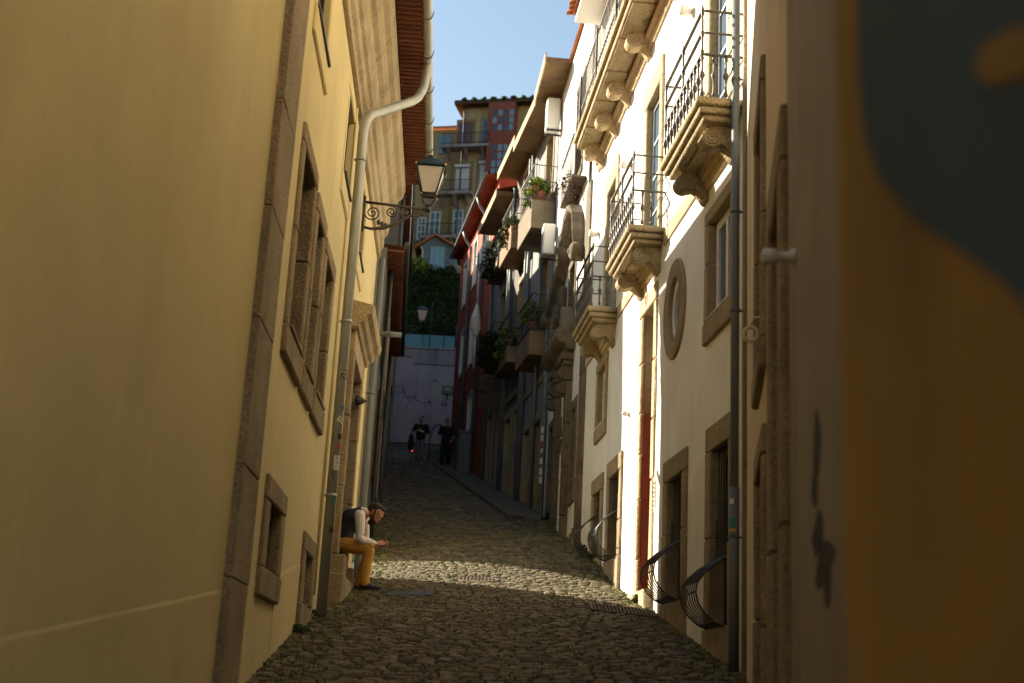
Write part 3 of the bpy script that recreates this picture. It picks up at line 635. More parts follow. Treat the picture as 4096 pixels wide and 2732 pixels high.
for u in (-12, -16):
    for z0 in (7.2 + (-u-8)*.22, 10.0+(-u-8)*.08):
        if z0 > 11.4: continue
        w = sash(H3, u-.5, u+.5, z0, z0+1.5, .06, 'frame_white', 2, 3, .05); surround(w, u-.5, u+.5, z0, z0+1.5, .12, .08, 'granite', .15, .15, 0)
for u in (-10.2, -17.7): downpipe(H3, [(u, .08, 1.8+(-u-8)*.2), (u, .08, 13)], .05, 'pipe_dark', 'downpipe')

# ------------------------------------------------------------------ right, nearest: ochre painted wall and cream house, both close to the lens
MT['shutter_brown'] = mat('brown_shutter', (.09, .065, .045), (.13, .095, .065), .6, 3)
MT['ochre'] = mat('ochre_paint', (.42, .26, .085), (.50, .32, .11), .85, 1.5, .15, 60, streak=.7, c3=(.20, .14, .07)); wear(MT['ochre'], .2, .5)
MT['blue_paint'] = mat('dark_blue_paint', (.045, .085, .14), (.065, .12, .19), .8, 1.2, .1, 60, streak=.6, c3=(.06, .085, .11))
MT['black_paint'] = mat('black_paint', (.02, .02, .02), (.04, .035, .03), .8, 2)
MT['pale'] = mat('pale_render', (.27, .235, .18), (.35, .30, .235), .9, 2, .2, 60, streak=.4)
A0 = at_y(3345, 1366, 1.62); B0 = at_y(4200, 1366, 1.06)
RG = Frame(A0, A0-B0, False)
OC = on(RG, 'painted_wall', 'ochre wall with a big dark blue mural shape, close on the right', 'wall')
MB().box(-9, 0, -.3, 0, -3.5, 9).build('wall', 'ochre', OC, .02, 2)
def mural(name, pts, m, lift):
    P = [RG.hit(x, y) for x, y in pts]; mb = MB(); mb.prism([(u, z) for u, z in P], .001, lift, 'y'); return mb.build(name, m, OC)
mural('blue_mural', [(3430, -400), (3440, 300), (3465, 560), (3530, 720), (3680, 890), (3860, 1010), (4000, 1110), (4120, 1230), (4700, 1800), (4700, -400)], 'blue_paint', .003)
mural('ochre_patch', [(3925, 300), (3945, 190), (4060, 120), (4300, 60), (4300, 260), (4090, 310), (3990, 345)], 'ochre', .006)
CH = on(R1, 'cream_house', 'cream house with dark stone door frames beside the ochre wall', 'house')
def R1u(px, py=1366, o=0): return R1.hit(px, py, o)[0]
uu = {p: R1u(p) for p in (3000, 3040, 3090, 3110, 3150, 3200, 3230, 3290, 3340)}
facade(MB(), -10.5, .02, -3, 11, [(uu[3150], uu[3110], -2.4, 2.6, .35), (R1u(3062), R1u(3035), -.5, 1.6, .25), (R1u(3062), R1u(3035), 2.4, 4.3, .25)]).build('wall', 'cream', CH)
d1 = piece(CH, 'door', 'frame_dark', uu[3150]+.02, uu[3110]-.02, -.33, -.28, -2.4, 2.6, .004, 0)
for a, b in ((uu[3150]-.28, uu[3150]), (uu[3110], uu[3110]+.28)):
    for i, (z0, z1) in enumerate(((-2.6, -1.2), (-1.2, -.2), (-.2, .8), (.8, 2.6))): piece(d1, 'jamb_stone', 'granite', a, b, -.3, .05, z0+.003, z1-.003, .015)
piece(d1, 'lintel', 'granite', uu[3150]-.28, uu[3110]+.28, -.3, .05, 2.6, 2.9, .015)
for z0, z1 in ((-.5, 1.6), (2.4, 4.3)):
    w = sash(CH, R1u(3062)+.02, R1u(3035)-.02, z0, z1, -.15, 'frame_dark', 2, 3, .06); surround(w, R1u(3062), R1u(3035), z0, z1, .14, .04, 'granite', .2, .2, .24)
piece(CH, 'render_patch', 'pale', -9.5, uu[3150]-.3, 0, .012, -3, 10.5, .004)
mb = MB()
for (x, y, w_, h_) in ((3270, 1780, 18, 110), (3262, 1960, 16, 60), (3275, 2150, 30, 60), (3300, 2270, 46, 50), (3312, 2350, 24, 80)):
    a, z = R1.hit(x-w_, y-h_, .012); b, z2 = R1.hit(x+w_, y+h_, .012); g = MB(); n = 9
    P = [((a+b)/2+(b-a)/2*math.cos(2*PI*i/n)*random.uniform(.6, 1.1), (z+z2)/2+(z2-z)/2*math.sin(2*PI*i/n)*random.uniform(.6, 1.1)) for i in range(n)]
    g.prism(P, .013, .015, 'y').build('graffiti_mark', 'black_paint', CH)
MB().tube([(uu[3000], .05, -2), (uu[3000], .05, 9)], .022, 8).build('conduit', 'granite', CH)
u_, z_ = R1.hit(3100, 1025, .1)
l = MB().lathe([(.035, 0), (.035, .03), (.022, .04), (.022, .09), (.034, .10), (.036, .15), (.012, .16)], (u_, 0, z_), 12, 'y').build('wall_lamp', 'frame_white', CH)
u_, z_ = R1.hit(3003, 1337, .1)
mb = MB(); mb.tube([(u_, 0, z_+.12), (u_, .08, z_+.12), (u_, .1, z_+.06)], .01, 6); mb.tube([(u_, .1+.05*math.cos(2*PI*i/12), z_+.05*math.sin(2*PI*i/12)) for i in range(12)], .014, 6, closed=True); mb.build('ring_hook', 'cream', CH)
for z0, z1 in ((-1.4, .2), (.2, 1.3)): piece(CH, 'corner_stone', 'granite', -.35, -.02, 0, .03, z0, z1-.004, .012)
piece(CH, 'cornice', 'granite', -10, -.05, 0, .3, 8.5, 8.9, .03)

# ------------------------------------------------------------------ right, beyond the townhouse: portal house and the row of narrow houses
MT['concrete'] = mat('concrete', (.14, .115, .08), (.21, .17, .12), .9, 2.5, .3, 50, c3=(.15, .09, .04), c3amt=.7)
MT['white_paint'] = mat('white_metal', (.66, .66, .63), (.74, .74, .70), .5, 3)
PH = on(RF, 'portal_house', 'white house with a weathered carved portal and scrolled stone hood', 'house')
uA, uB = 7.22, 12.75
facade(MB(), uA, uB, 0, 14.7, [(8.65, 9.45, 7.75, 9.0, .22), (8.9, 10.1, 2, 6.3, .4), (7.75, 8.25, 3.9, 5.6, .2), (8.3, 9.3, 11.0, 13.2, .2), (11.2, 12.0, 4.2, 5.9, .2)]).build('wall', 'white', PH)
MB().add([(uB, 0, 0), (uB, -9, 0), (uB, -9, 14.7), (uB, 0, 14.7)], [(0, 1, 2, 3)]).build('side_wall', 'white', PH)
MB().add([(uA, 0, 12), (uA, -9, 12), (uA, -9, 14.7), (uA, 0, 14.7)], [(0, 1, 2, 3)]).build('gable_wall', 'white', PH)
rf = MB().box(10.77, 13.1, -4, .62, 14.72, 14.84).build('roof', 'soffit', PH)
piece(rf, 'fascia', 'granite_pale', 10.77, 13.1, .62, .66, 14.66, 14.96, .006, 0)
MB().add([(uA, .1, 14.72), (10.75, .1, 14.72), (10.75, -4, 15.6), (uA, -4, 15.6)], [(0, 1, 2, 3)]).build('roof_slope', 'tile', PH)
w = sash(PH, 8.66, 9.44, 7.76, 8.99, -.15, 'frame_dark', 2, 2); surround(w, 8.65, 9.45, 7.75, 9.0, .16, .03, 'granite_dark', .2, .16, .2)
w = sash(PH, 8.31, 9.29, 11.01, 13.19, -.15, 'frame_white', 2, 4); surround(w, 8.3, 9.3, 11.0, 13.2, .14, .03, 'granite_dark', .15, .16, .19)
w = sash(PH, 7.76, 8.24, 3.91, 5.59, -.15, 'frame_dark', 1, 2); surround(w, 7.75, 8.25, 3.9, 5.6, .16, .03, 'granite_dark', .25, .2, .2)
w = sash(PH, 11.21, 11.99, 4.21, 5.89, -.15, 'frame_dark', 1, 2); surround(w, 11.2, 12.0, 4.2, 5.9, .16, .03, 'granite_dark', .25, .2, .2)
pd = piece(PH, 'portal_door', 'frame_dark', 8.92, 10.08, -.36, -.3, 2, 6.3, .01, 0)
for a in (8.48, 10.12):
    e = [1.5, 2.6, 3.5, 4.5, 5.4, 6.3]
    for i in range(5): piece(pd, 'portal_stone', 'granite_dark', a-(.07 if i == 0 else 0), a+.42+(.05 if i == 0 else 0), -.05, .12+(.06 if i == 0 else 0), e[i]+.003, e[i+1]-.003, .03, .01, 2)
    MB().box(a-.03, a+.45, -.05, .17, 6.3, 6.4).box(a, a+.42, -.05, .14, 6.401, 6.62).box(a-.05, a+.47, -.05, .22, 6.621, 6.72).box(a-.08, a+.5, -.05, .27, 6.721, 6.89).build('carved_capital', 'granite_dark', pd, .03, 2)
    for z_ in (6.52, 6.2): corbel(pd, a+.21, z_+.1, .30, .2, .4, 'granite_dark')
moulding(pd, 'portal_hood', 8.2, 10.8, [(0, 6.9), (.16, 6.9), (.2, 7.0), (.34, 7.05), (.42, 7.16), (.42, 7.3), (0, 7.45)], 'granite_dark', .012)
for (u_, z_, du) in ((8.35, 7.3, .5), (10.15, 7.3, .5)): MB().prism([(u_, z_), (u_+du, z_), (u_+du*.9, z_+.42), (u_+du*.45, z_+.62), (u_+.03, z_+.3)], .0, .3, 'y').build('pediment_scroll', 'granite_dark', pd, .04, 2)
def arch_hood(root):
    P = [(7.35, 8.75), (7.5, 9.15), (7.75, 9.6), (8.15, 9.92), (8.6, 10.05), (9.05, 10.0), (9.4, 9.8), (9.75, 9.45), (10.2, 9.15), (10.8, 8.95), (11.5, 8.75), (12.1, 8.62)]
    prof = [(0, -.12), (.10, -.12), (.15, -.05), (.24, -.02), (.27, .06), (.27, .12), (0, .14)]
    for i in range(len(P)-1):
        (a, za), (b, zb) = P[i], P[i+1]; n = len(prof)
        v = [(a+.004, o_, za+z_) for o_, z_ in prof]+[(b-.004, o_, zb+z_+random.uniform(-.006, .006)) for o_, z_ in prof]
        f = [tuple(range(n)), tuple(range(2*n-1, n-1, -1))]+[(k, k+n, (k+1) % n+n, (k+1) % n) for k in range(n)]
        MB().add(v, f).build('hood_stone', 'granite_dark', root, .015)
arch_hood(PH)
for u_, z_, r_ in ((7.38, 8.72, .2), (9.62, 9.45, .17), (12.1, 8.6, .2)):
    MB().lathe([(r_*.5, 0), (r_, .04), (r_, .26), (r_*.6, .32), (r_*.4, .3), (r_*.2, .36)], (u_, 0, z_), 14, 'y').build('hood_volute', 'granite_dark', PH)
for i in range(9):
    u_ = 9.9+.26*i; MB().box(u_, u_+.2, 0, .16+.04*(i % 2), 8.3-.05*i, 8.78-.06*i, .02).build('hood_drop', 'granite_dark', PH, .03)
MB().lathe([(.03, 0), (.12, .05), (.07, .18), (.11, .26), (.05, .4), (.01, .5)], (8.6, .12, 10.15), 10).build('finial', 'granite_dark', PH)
downpipe(PH, [(12.62, .09, 3.9), (12.62, .09, 9.6)], .055, 'pipe_dark', 'downpipe', [((12.62, .09, z), .09) for z in (5.2, 7.2, 8.8)])
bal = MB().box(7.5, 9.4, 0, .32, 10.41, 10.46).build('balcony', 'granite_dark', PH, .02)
for i in range(12): MB().tube([(7.55+.16*i, .3, 10.46), (7.55+.16*i, .3, 11.36)], .008, 5).build('railing_bar', 'iron', bal)
MB().box(7.5, 9.4, .28, .32, 11.36, 11.39).build('handrail', 'iron', bal)

def box_balcony(root, u0, u1, z, par, out=.6, rail=.95, m='concrete', n=9):
    b = MB().box(u0, u1, 0, out, z-par, z).build('balcony', m, root, .012)
    g = MB()
    for zz in (z+.08, z+rail*.55, z+rail): g.box(u0+.02, u1-.02, out-.05, out-.02, zz, zz+.022); g.box(u0+.02, u0+.04, 0, out-.051, zz+.001, zz+.02); g.box(u1-.04, u1-.02, 0, out-.051, zz+.001, zz+.02)
    g.build('handrail', 'iron', b)
    bar = MB().box(-.008, .008, -.008, .008, 0, rail).data('railing_bar', 'iron')
    for x, y in [(u0+.05+(u1-u0-.1)*i/n, out-.035) for i in range(n+1)]+[(u, out*k/4) for u in (u0+.03, u1-.03) for k in (1, 2, 3)]:
        o = bpy.data.objects.new('railing_bar', bar); C.objects.link(o); o.parent = b; o.location = (x, y, z)
    return b
def row_house(label, m, u0, u1, ztop, eo, gnd, balc, door_cols, name='row_house'):
    h = on(RQ, name, label, 'house')
    holes = []
    nz = []
    for (a, b, z) in balc: holes.append(((a+b)/2-.42, (a+b)/2+.42, z+.02, z+2.2, .25)); nz.append(1)
    for (a, b) in door_cols: holes.append((a, b, gnd-.3, gnd+2.6, .3))
    facade(MB(), u0+.01, u1-.01, gnd-1.5, ztop, holes).build('wall', m, h)
    MB().add([(u1-.01, 0, gnd-1.5), (u1-.01, -8, gnd-1.5), (u1-.01, -8, ztop), (u1-.01, 0, ztop)], [(0, 1, 2, 3)]).build('side_wall', m, h)
    for (a, b, z) in balc:
        w = sash(h, (a+b)/2-.41, (a+b)/2+.41, z+.03, z+2.19, -.16, 'frame_white', 2, 4, .05); surround(w, (a+b)/2-.42, (a+b)/2+.42, z+.021, z+2.2, .13, .03, 'granite', .001, .16, .2)
    for (a, b) in door_cols:
        d = piece(h, 'door', 'frame_dark', a+.01, b-.01, -.28, -.22, gnd-.3, gnd+2.6, .006, 0)
        for p, q in ((a-.15, a), (b, b+.15)): piece(d, 'jamb_stone', 'granite', p, q, -.2, .05, gnd-.6, gnd+2.6, .012)
        piece(d, 'lintel', 'granite', a-.15, b+.15, -.2, .05, gnd+2.6, gnd+2.85, .012)
    r = MB().box(u0, u1, -3.5, eo, ztop, ztop+.14).build('roof', 'soffit', h)
    piece(r, 'fascia', 'granite_pale', u0+.004, u1-.004, eo, eo+.03, ztop-.05, ztop+.2, .005, 0)
    MB().add([(u0, eo, ztop+.2), (u1, eo, ztop+.2), (u1, -3.5, ztop+1.4), (u0, -3.5, ztop+1.4)], [(0, 1, 2, 3)]).build('roof_slope', 'tile', r)
    return h
H4 = row_house('narrow grey house with concrete balconies next to the carved portal', 'grey_wall', .02, 3.15, 14.6, .62, 3.9, [(.05, 1.9, 8.55), (.05, 1.9, 11.97)], [(.5, 1.3), (1.9, 2.7)])
box_balcony(H4, .05, 1.9, 8.55, .6, .5, m='soffit'); box_balcony(H4, .05, 1.9, 11.97, .75, .6)  # lower box darkened by material for shade, upper one left as lit concrete
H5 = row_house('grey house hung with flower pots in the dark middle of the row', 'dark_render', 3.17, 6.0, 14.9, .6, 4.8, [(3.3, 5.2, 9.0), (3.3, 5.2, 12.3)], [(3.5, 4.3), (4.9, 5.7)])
box_balcony(H5, 3.3, 5.2, 9.0, .45, .5, m='soffit'); box_balcony(H5, 3.3, 5.2, 12.3, .5, .55, m='soffit')  # both boxes take the dark soffit colour in place of shade
H6 = row_house('grey house with iron balconies leaning against the red house', 'grey_wall', 6.02, 9.6, 14.4, .6, 5.6, [(6.4, 8.4, 9.6), (6.4, 8.4, 12.5)], [(6.6, 7.4), (8.2, 9.0)])
box_balcony(H6, 6.4, 8.4, 9.6, .18, .42, m='soffit'); box_balcony(H6, 6.4, 8.4, 12.5, .18, .42, m='soffit')  # shade put into the box colour here too
for h, u, zt in ((H4, 1.2, 12.6), (H4, 2.95, 14.5), (H5, 3.35, 14.5), (H5, 5.85, 14.6), (H6, 6.2, 14), (H6, 9.4, 14)): downpipe(h, [(u, .09, 3.7+u*.235), (u, .09, zt)], .05, 'pipe_dark', 'downpipe', [((u, .09, z), .09) for z in (6.5, 9.6, 12)])
piece(H4, 'string_course', 'granite', .05, 3.1, 0, .05, 7.45, 7.62, .01); piece(H5, 'string_course', 'granite', 3.2, 5.95, 0, .05, 7.9, 8.1, .01)
# red house with tiled curved eaves
RH = on(RQ, 'red_house', 'tall red plastered house with white window frames and tiled eaves', 'house')
wins = [(14.0, 14.8, 14.2, 15.9), (16.6, 17.3, 14.2, 15.8), (13.8, 14.6, 11.2, 12.8), (16.2, 17.0, 11.4, 13.0), (11.0, 11.8, 14.4, 15.9), (13.2, 14.0, 8.2, 9.9)]
facade(MB(), 9.65, 18.6, 5, 16.6, [(*w, .15) for w in wins]).build('wall', 'redwall', RH)
MB().add([(9.65, 0, 5), (9.65, -9, 5), (9.65, -9, 17.8), (9.65, -3, 17.8), (9.65, 0, 16.6)], [(0, 1, 2, 3, 4)]).build('gable_wall', 'redwall', RH)
MB().add([(18.6, 0, 5), (18.6, -9, 5), (18.6, -9, 16.6), (18.6, 0, 16.6)], [(0, 1, 2, 3)]).build('far_wall', 'redwall', RH)
for w_ in wins:
    w = sash(RH, w_[0]+.01, w_[1]-.01, w_[2], w_[3], -.08, 'frame_white', 2, 2, .05); surround(w, *w_, .12, .03, 'white_paint', .12, .12, .1)
r = eave(RH, 9.8, 18.7, 16.62, .38); r.name = 'roof'
MB().add([(9.7, .0, 16.8), (9.7, -3, 17.9), (9.9, -3, 18.1), (9.9, 0, 17.0)], [(0, 1, 2, 3)]).build('verge', 'tile', RH)
for u, zt in ((11.9, 16.5), (15.2, 16.4)): downpipe(RH, [(u, .09, 5.5+(u-9)*.22), (u, .09, zt-.5), (u, .3, zt-.2), (u, .4, zt+.1)], .055, 'pipe_dark', 'downpipe', [((u, .09, z), .09) for z in (10, 13.5)])
piece(RH, 'base_course', 'grey_wall', 12.6, 18.6, 0, .05, 5, 8.6, .01)

# pavement on the right with its kerb stones
pv = MB(); ys = list(np.arange(28.5, 47.1, .5)); v = []
for y in ys:
    xr = np.interp(y, XRY, XRX); w = min(.75, .15+(y-28.5)*.5); zz = ground(xr, y)+.13
    v += [(xr-w, y, zz-.3), (xr-w, y, zz), (xr+.4, y, zz)]
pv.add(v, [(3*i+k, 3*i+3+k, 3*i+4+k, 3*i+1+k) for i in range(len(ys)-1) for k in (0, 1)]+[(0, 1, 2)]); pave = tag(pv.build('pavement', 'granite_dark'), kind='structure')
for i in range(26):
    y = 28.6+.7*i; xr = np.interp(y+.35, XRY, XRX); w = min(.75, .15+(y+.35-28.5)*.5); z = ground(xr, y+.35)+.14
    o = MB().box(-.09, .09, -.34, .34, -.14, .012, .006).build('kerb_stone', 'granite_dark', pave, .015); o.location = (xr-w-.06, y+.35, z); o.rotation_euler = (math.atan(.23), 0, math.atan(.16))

BK = on(Frame((14, -9), (-1, 0), True), 'sky_block_house', 'unseen cream house added behind the camera to block low sky', 'house')  # unseen blocker, added to cut low skylight on camera-facing surfaces
MB().box(0, 32, -6, 0, -8, 11).build('wall', 'cream', BK)
MB().add([(-.3, .4, 11), (32.3, .4, 11), (32.3, -3, 12.5), (-.3, -3, 12.5)], [(0, 1, 2, 3)]).build('roof', 'tile', BK)
for u in (9, 12.5, 16, 19.5):
    for z0 in (1.5, 5.0, 8.0): w = sash(BK, u-.5, u+.5, z0, z0+1.7, .05, 'frame_white', 2, 3, .06)

HH = on(Frame((-14.5, 112), (0, -1), False), 'hill_shade_block', 'unseen tall block added left of the hill to shade its slope', 'house')  # added out of view so that its shadow covers the hill
MB().box(0, 47, -14, 0, 10, 50).build('wall', 'dark_render', HH); MB().box(-.3, 47.3, -14, .4, 50, 50.4).build('roof', 'tile', HH)
for u in range(4, 46, 7):
    for z0 in (24, 30, 36, 42): sash(HH, u-.6, u+.6, z0, z0+2, .06, 'frame_white', 2, 3, .08)
# ------------------------------------------------------------------ end of the street: retaining wall, fence, hill, shed, apartment house
EW = Frame((0, 60), (-1, 0), False)
MT['lavender'] = mat('lavender_plaster', (.44, .345, .365), (.54, .435, .455), .9, .7, .2, 60, streak=.5, c3=(.19, .165, .185))
MT['stained'] = mat('stained_plaster', (.30, .26, .27), (.42, .36, .38), .9, 1.0, .25, 60, streak=.9, c3=(.09, .075, .08))
MT['crack'] = mat('crack', (.05, .045, .045))
MT['cyan'] = mat('cyan_sheet', (.16, .42, .50), (.22, .50, .58), .5, 2)
RW = on(EW, 'retaining_wall', 'tall pale cracked plaster wall closing the top of the street', 'wall')
MB().box(-6, 14, -.5, 0, 8.5, 15.8).build('wall', 'lavender', RW, .03, 2)
zc = EW.hit(1650, 1455)[1]; uc_ = EW.hit(1655, 1440)[0]; z2 = EW.hit(1600, 1426)[1]
MB().box(-6, uc_, 0, .06, zc, 15.82).build('parapet_band', 'stained', RW, .01)
MB().box(uc_+.01, 14, 0, .06, z2, 15.82).build('parapet_band', 'stained', RW, .01)
MB().box(-6, 14, -.5, .1, 15.825, 15.92).build('coping', 'stained', RW, .02)
def crack(pts, w):
    P = [EW.hit(x, y) for x, y in pts]; mb = MB()
    for (a, za), (b, zb) in zip(P[:-1], P[1:]):
        d = Vector((b-a, 0, zb-za)); 
        if d.length < 1e-4: continue
        n = Vector((-d.z, 0, d.x)).normalized()*w*random.uniform(.5, 1.3); e = d.normalized()*w*.5
        mb.add([(a-n.x-e.x, .004, za-n.z-e.z), (b-n.x+e.x, .004, zb-n.z+e.z), (b+n.x+e.x, .004, zb+n.z+e.z), (a+n.x-e.x, .004, za+n.z-e.z)], [(0, 1, 2, 3)])
    mb.build('crack', 'crack', RW)
def px_crop(x, y): return (1560+x*.2551, 1250+y*.2551)
for pts, w in (([(0, 1130), (90, 1150), (200, 1145)], .012), ([(0, 1255), (110, 1245), (240, 1255)], .01), ([(205, 1150), (210, 1220), (240, 1320), (290, 1330), (350, 1325), (395, 1350), (430, 1385), (465, 1392)], .022),
               ([(265, 1330), (290, 1380), (310, 1420)], .03), ([(410, 1240), (405, 1340)], .016), ([(520, 1420), (545, 1410), (535, 1455)], .02), ([(575, 1415), (640, 1405)], .035), ([(618, 1380), (622, 1430)], .02),
               ([(370, 1070), (430, 1090), (440, 1130), (490, 1160), (520, 1220), (540, 1270)], .009), ([(685, 1065), (725, 1075)], .02), ([(710, 1045), (705, 1090)], .014), ([(575, 1040), (572, 1100)], .012), ([(570, 960), (565, 990)], .014),
               ([(895, 1285), (890, 1370)], .05), ([(850, 1395), (800, 1450), (860, 1465)], .02), ([(885, 1420), (870, 1455)], .035), ([(270, 1450), (260, 1495), (215, 1500)], .013), ([(765, 830), (755, 1180)], .006), ([(905, 1150), (950, 1075)], .007)):
    crack([px_crop(*p) for p in pts], w)
a, za = EW.hit(1770, 1543); b, zb = EW.hit(1813, 1577)
MT['sign_green'] = mat('sign_green', (.16, .18, .11), (.20, .22, .14), .6, 3)
sg = on(EW, 'street_sign', 'small grey green rectangular plate on the pale end wall', 'sign', b, .06, zb)
MB().box(0, a-b, 0, .03, 0, za-zb).build('plate', 'sign_green', sg, .004)
for i, (p, q) in enumerate(((.32, .7), (.24, .78))): MB().box((a-b)*p, (a-b)*q, .03, .033, (za-zb)*(.62-.2*i), (za-zb)*(.70-.2*i)).build('text_line', 'white_paint', sg)
# chain-link fence with pale blue sheet behind it
fn = on(EW, 'chain_fence', 'chain link fence with pale blue sheets above the end wall', 'fence', 0, -.2, 15.92)
for i in range(9): MB().tube([(-1+1.25*i, 0, 0), (-1+1.25*i, 0, 1.25 if i != 4 else 2.4)], .03 if i != 4 else .018, 8).build('fence_post', 'iron', fn)
mesh_ = MB()
for i in range(120):
    u = -1+.1*i
    for s in (1, -1): mesh_.tube([(u, 0, 0), (u+s*.9, 0, .9)], .004, 3, cap=False)
mo = mesh_.build('chain_mesh', 'iron', fn); mo['kind'] = 'stuff'
for i in range(4): MB().box(2.35+1.2*i*.85-.02, 2.35+1.2*(i+1)*.85-.06, -.12, -.08, .02, .72).build('blue_sheet', 'cyan', fn, .004)
MT['orange'] = mat('orange_board', (.55, .24, .05), (.62, .30, .08), .7, 3)
MB().box(6.0, 6.35, -.3, -.2, .0, .5).build('orange_board', 'orange', fn, .01)
# hill
HY = [60.3, 64, 70, 80, 90, 94, 106, 130, 220, 700]; HZ = [15.7, 17.2, 20, 25, 29.0, 29.6, 33.5, 36, 40, 40]
def hz(y): return float(np.interp(y, HY, HZ))
hb = MB(); xs = [-700, -200, -60, -30, -20, -14, -10, -7, -4, -1, 3, 8, 16, 30, 60, 200, 700]; hys = [60.3, 62, 64, 67, 70, 75, 80, 85, 90, 94, 100, 106, 115, 130, 220, 700]
hb.add([(x, y, hz(y)+.25*math.sin(x*1.3+y)*(y < 106) - (0 if abs(x) < 40 else 6)) for y in hys for x in xs], [(i*len(xs)+k, i*len(xs)+k+1, (i+1)*len(xs)+k+1, (i+1)*len(xs)+k) for i in range(len(hys)-1) for k in range(len(xs)-1)], True)
MT['soil'] = mat('hill_soil', (.05, .04, .025), (.09, .075, .04), .95, 2, .3, 20, c3=(.05, .07, .02), c3amt=.9)
tag(hb.build('hill', 'soil'), kind='structure')
MT['leaf_dark'] = mat('leaf_dark', (.014, .022, .008), (.032, .048, .015), .85, 2.5, spec=.05)
MT['leaf'] = mat('leaf_green', (.05, .09, .02), (.10, .15, .035), .7, 3.5, spec=.15)
MT['leaf_lime'] = mat('leaf_lime', (.14, .20, .03), (.22, .26, .05), .55, 3)
MT['leaf_yellow'] = mat('leaf_yellow', (.30, .22, .02), (.42, .30, .04), .6, 5)
MT['flower_red'] = mat('flower_red', (.55, .06, .03), (.65, .14, .05), .6, 9)
MT['terracotta'] = mat('terracotta', (.36, .13, .06), (.44, .17, .08), .8, 5, .1, 40)
def leaves(cs, n, size, seed=0, flat=.5):
    """many leaf-shaped faces spread through balls cs=[(x,y,z,r,weight)]"""
    r = np.random.default_rng(seed); W = np.array([c[4] if len(c) > 4 else c[3]**2 for c in cs]); W = W/W.sum(); idx = r.choice(len(cs), n, p=W); mb = MB(); v = []; f = []
    for q in idx:
        x, y, z, R = cs[q][:4]; d = r.normal(size=3); d /= np.linalg.norm(d); p = np.array([x, y, z])+d*R*r.uniform(.35, 1.0)**.6*np.array([1, 1, .8])
        a = r.normal(size=3); a[2] *= flat; a /= np.linalg.norm(a); b = np.cross(a, r.normal(size=3)); b /= np.linalg.norm(b); s = size*r.uniform(.6, 1.4); k = len(v)
        v += [tuple(p-a*s), tuple(p+b*s*.45), tuple(p+a*s*1.1), tuple(p-b*s*.45)]; f.append((k, k+1, k+2, k+3))
    return mb.add(v, f)
sc = []
for i in range(120):
    y = random.uniform(62, 89); x = random.uniform(-.115*y, .01*y-2.0); sc.append((x, y, hz(y)+random.uniform(.0, .5), random.uniform(.6, 1.3)))
tag(leaves(sc, 85000, .085, 3).build('hillside_scrub', 'leaf_dark'), 'dark scrub covering the slope above the end wall', 'scrub', kind='stuff')
# stone shed
BH = Frame((0, 92), (-1, 0), False)
def bh(x, y): return BH.hit(x, y)
MT['blue_stone'] = mat('blue_grey_stone', (.11, .15, .18), (.19, .24, .28), .9, 4, .5, 20)
SHD = on(BH, 'stone_shed', 'small blue grey stone shed with a gabled tile roof on the slope', 'shed')
(u0, z0), (u1, z1) = bh(1818, 1110), bh(1686, 1000); zt = bh(1740, 945)[1]; ul = bh(1668, 985)[0]; ur = bh(1818, 968)[0]; ze = bh(1740, 985)[1]; um = bh(1742, 945)[0]
MB().prism([(u0, z0-1.5), (u1, z0-1.5), (u1, ze), (um, zt), (u0, ze)], -3.5, 0, 'y').build('wall', 'blue_stone', SHD)
for i in range(11):
    for k in range(5):
        zz = z0+.05+.36*i; 
        uu_ = u0+.1+(u1-u0-.2)*(k+.5*(i % 2))/5
        if zz > ze-.2 or not (u0 < uu_ < u1-.3): continue
        if bh(1775, 1000)[0]-.3 < uu_+.2 < bh(1722, 1000)[0]+.3: continue
        MB().box(uu_, uu_+random.uniform(.3, .42), 0, random.uniform(.03, .07), zz, zz+random.uniform(.22, .31), .03).build('wall_stone', 'blue_stone', SHD, .04)
for p, q, nm in (((um, zt), (ul+.15, ze-.28)), ((um, zt), (u0-.3, ze-.28))) and [((um, zt), (ul+.15, ze-.28), 1), ((um, zt), (u0-.3, ze-.28), -1)]:
    MB().prism([p, q, (q[0], q[1]+.14), (p[0], p[1]+.14)], -3.7, .35, 'y').build('roof', 'tile', SHD)
a, za = bh(1725, 988); b, zb = bh(1772, 1085)
MT['pale_blue'] = mat('pale_blue_paint', (.20, .42, .52), (.26, .50, .60), .5, 3)
MT['sky_pane'] = glass('pane_pale', (.12, .26, .34), .15)
sash(SHD, b, a, zb, za, .06, 'pale_blue', 2, 4, .1, 'window', 'sky_pane')
MB().tube([(u1+.05, .1, ze-.1), (u1-.1, .1, ze-.5), (u1-.12, .1, z0)], .05, 8).build('downpipe', 'white_paint', SHD)
fw = on(BH, 'wooden_fence', 'grey picket fence climbing beside the stone shed', 'fence')
for i in range(16):
    p = 1692+7*i; u, z = bh(p, 1062+4.8*i); MB().box(u-.04, u+.04, .7, .74, z-1.0, z+.35).build('picket', 'grey_wall', fw)
u, z = bh(1800, 1128)
bx = on(BH, 'orange_planter', 'orange planter box by the stone shed', 'planter', u, .9, z-.3)
MB().box(-.3, .3, 0, .4, 0, .75, .02).box(-.34, .34, -.03, .43, .75, .82).build('box', 'orange', bx, .02); leaves([(0, .2, 1.0, .35)], 200, .1, 5).build('foliage', 'leaf', bx)
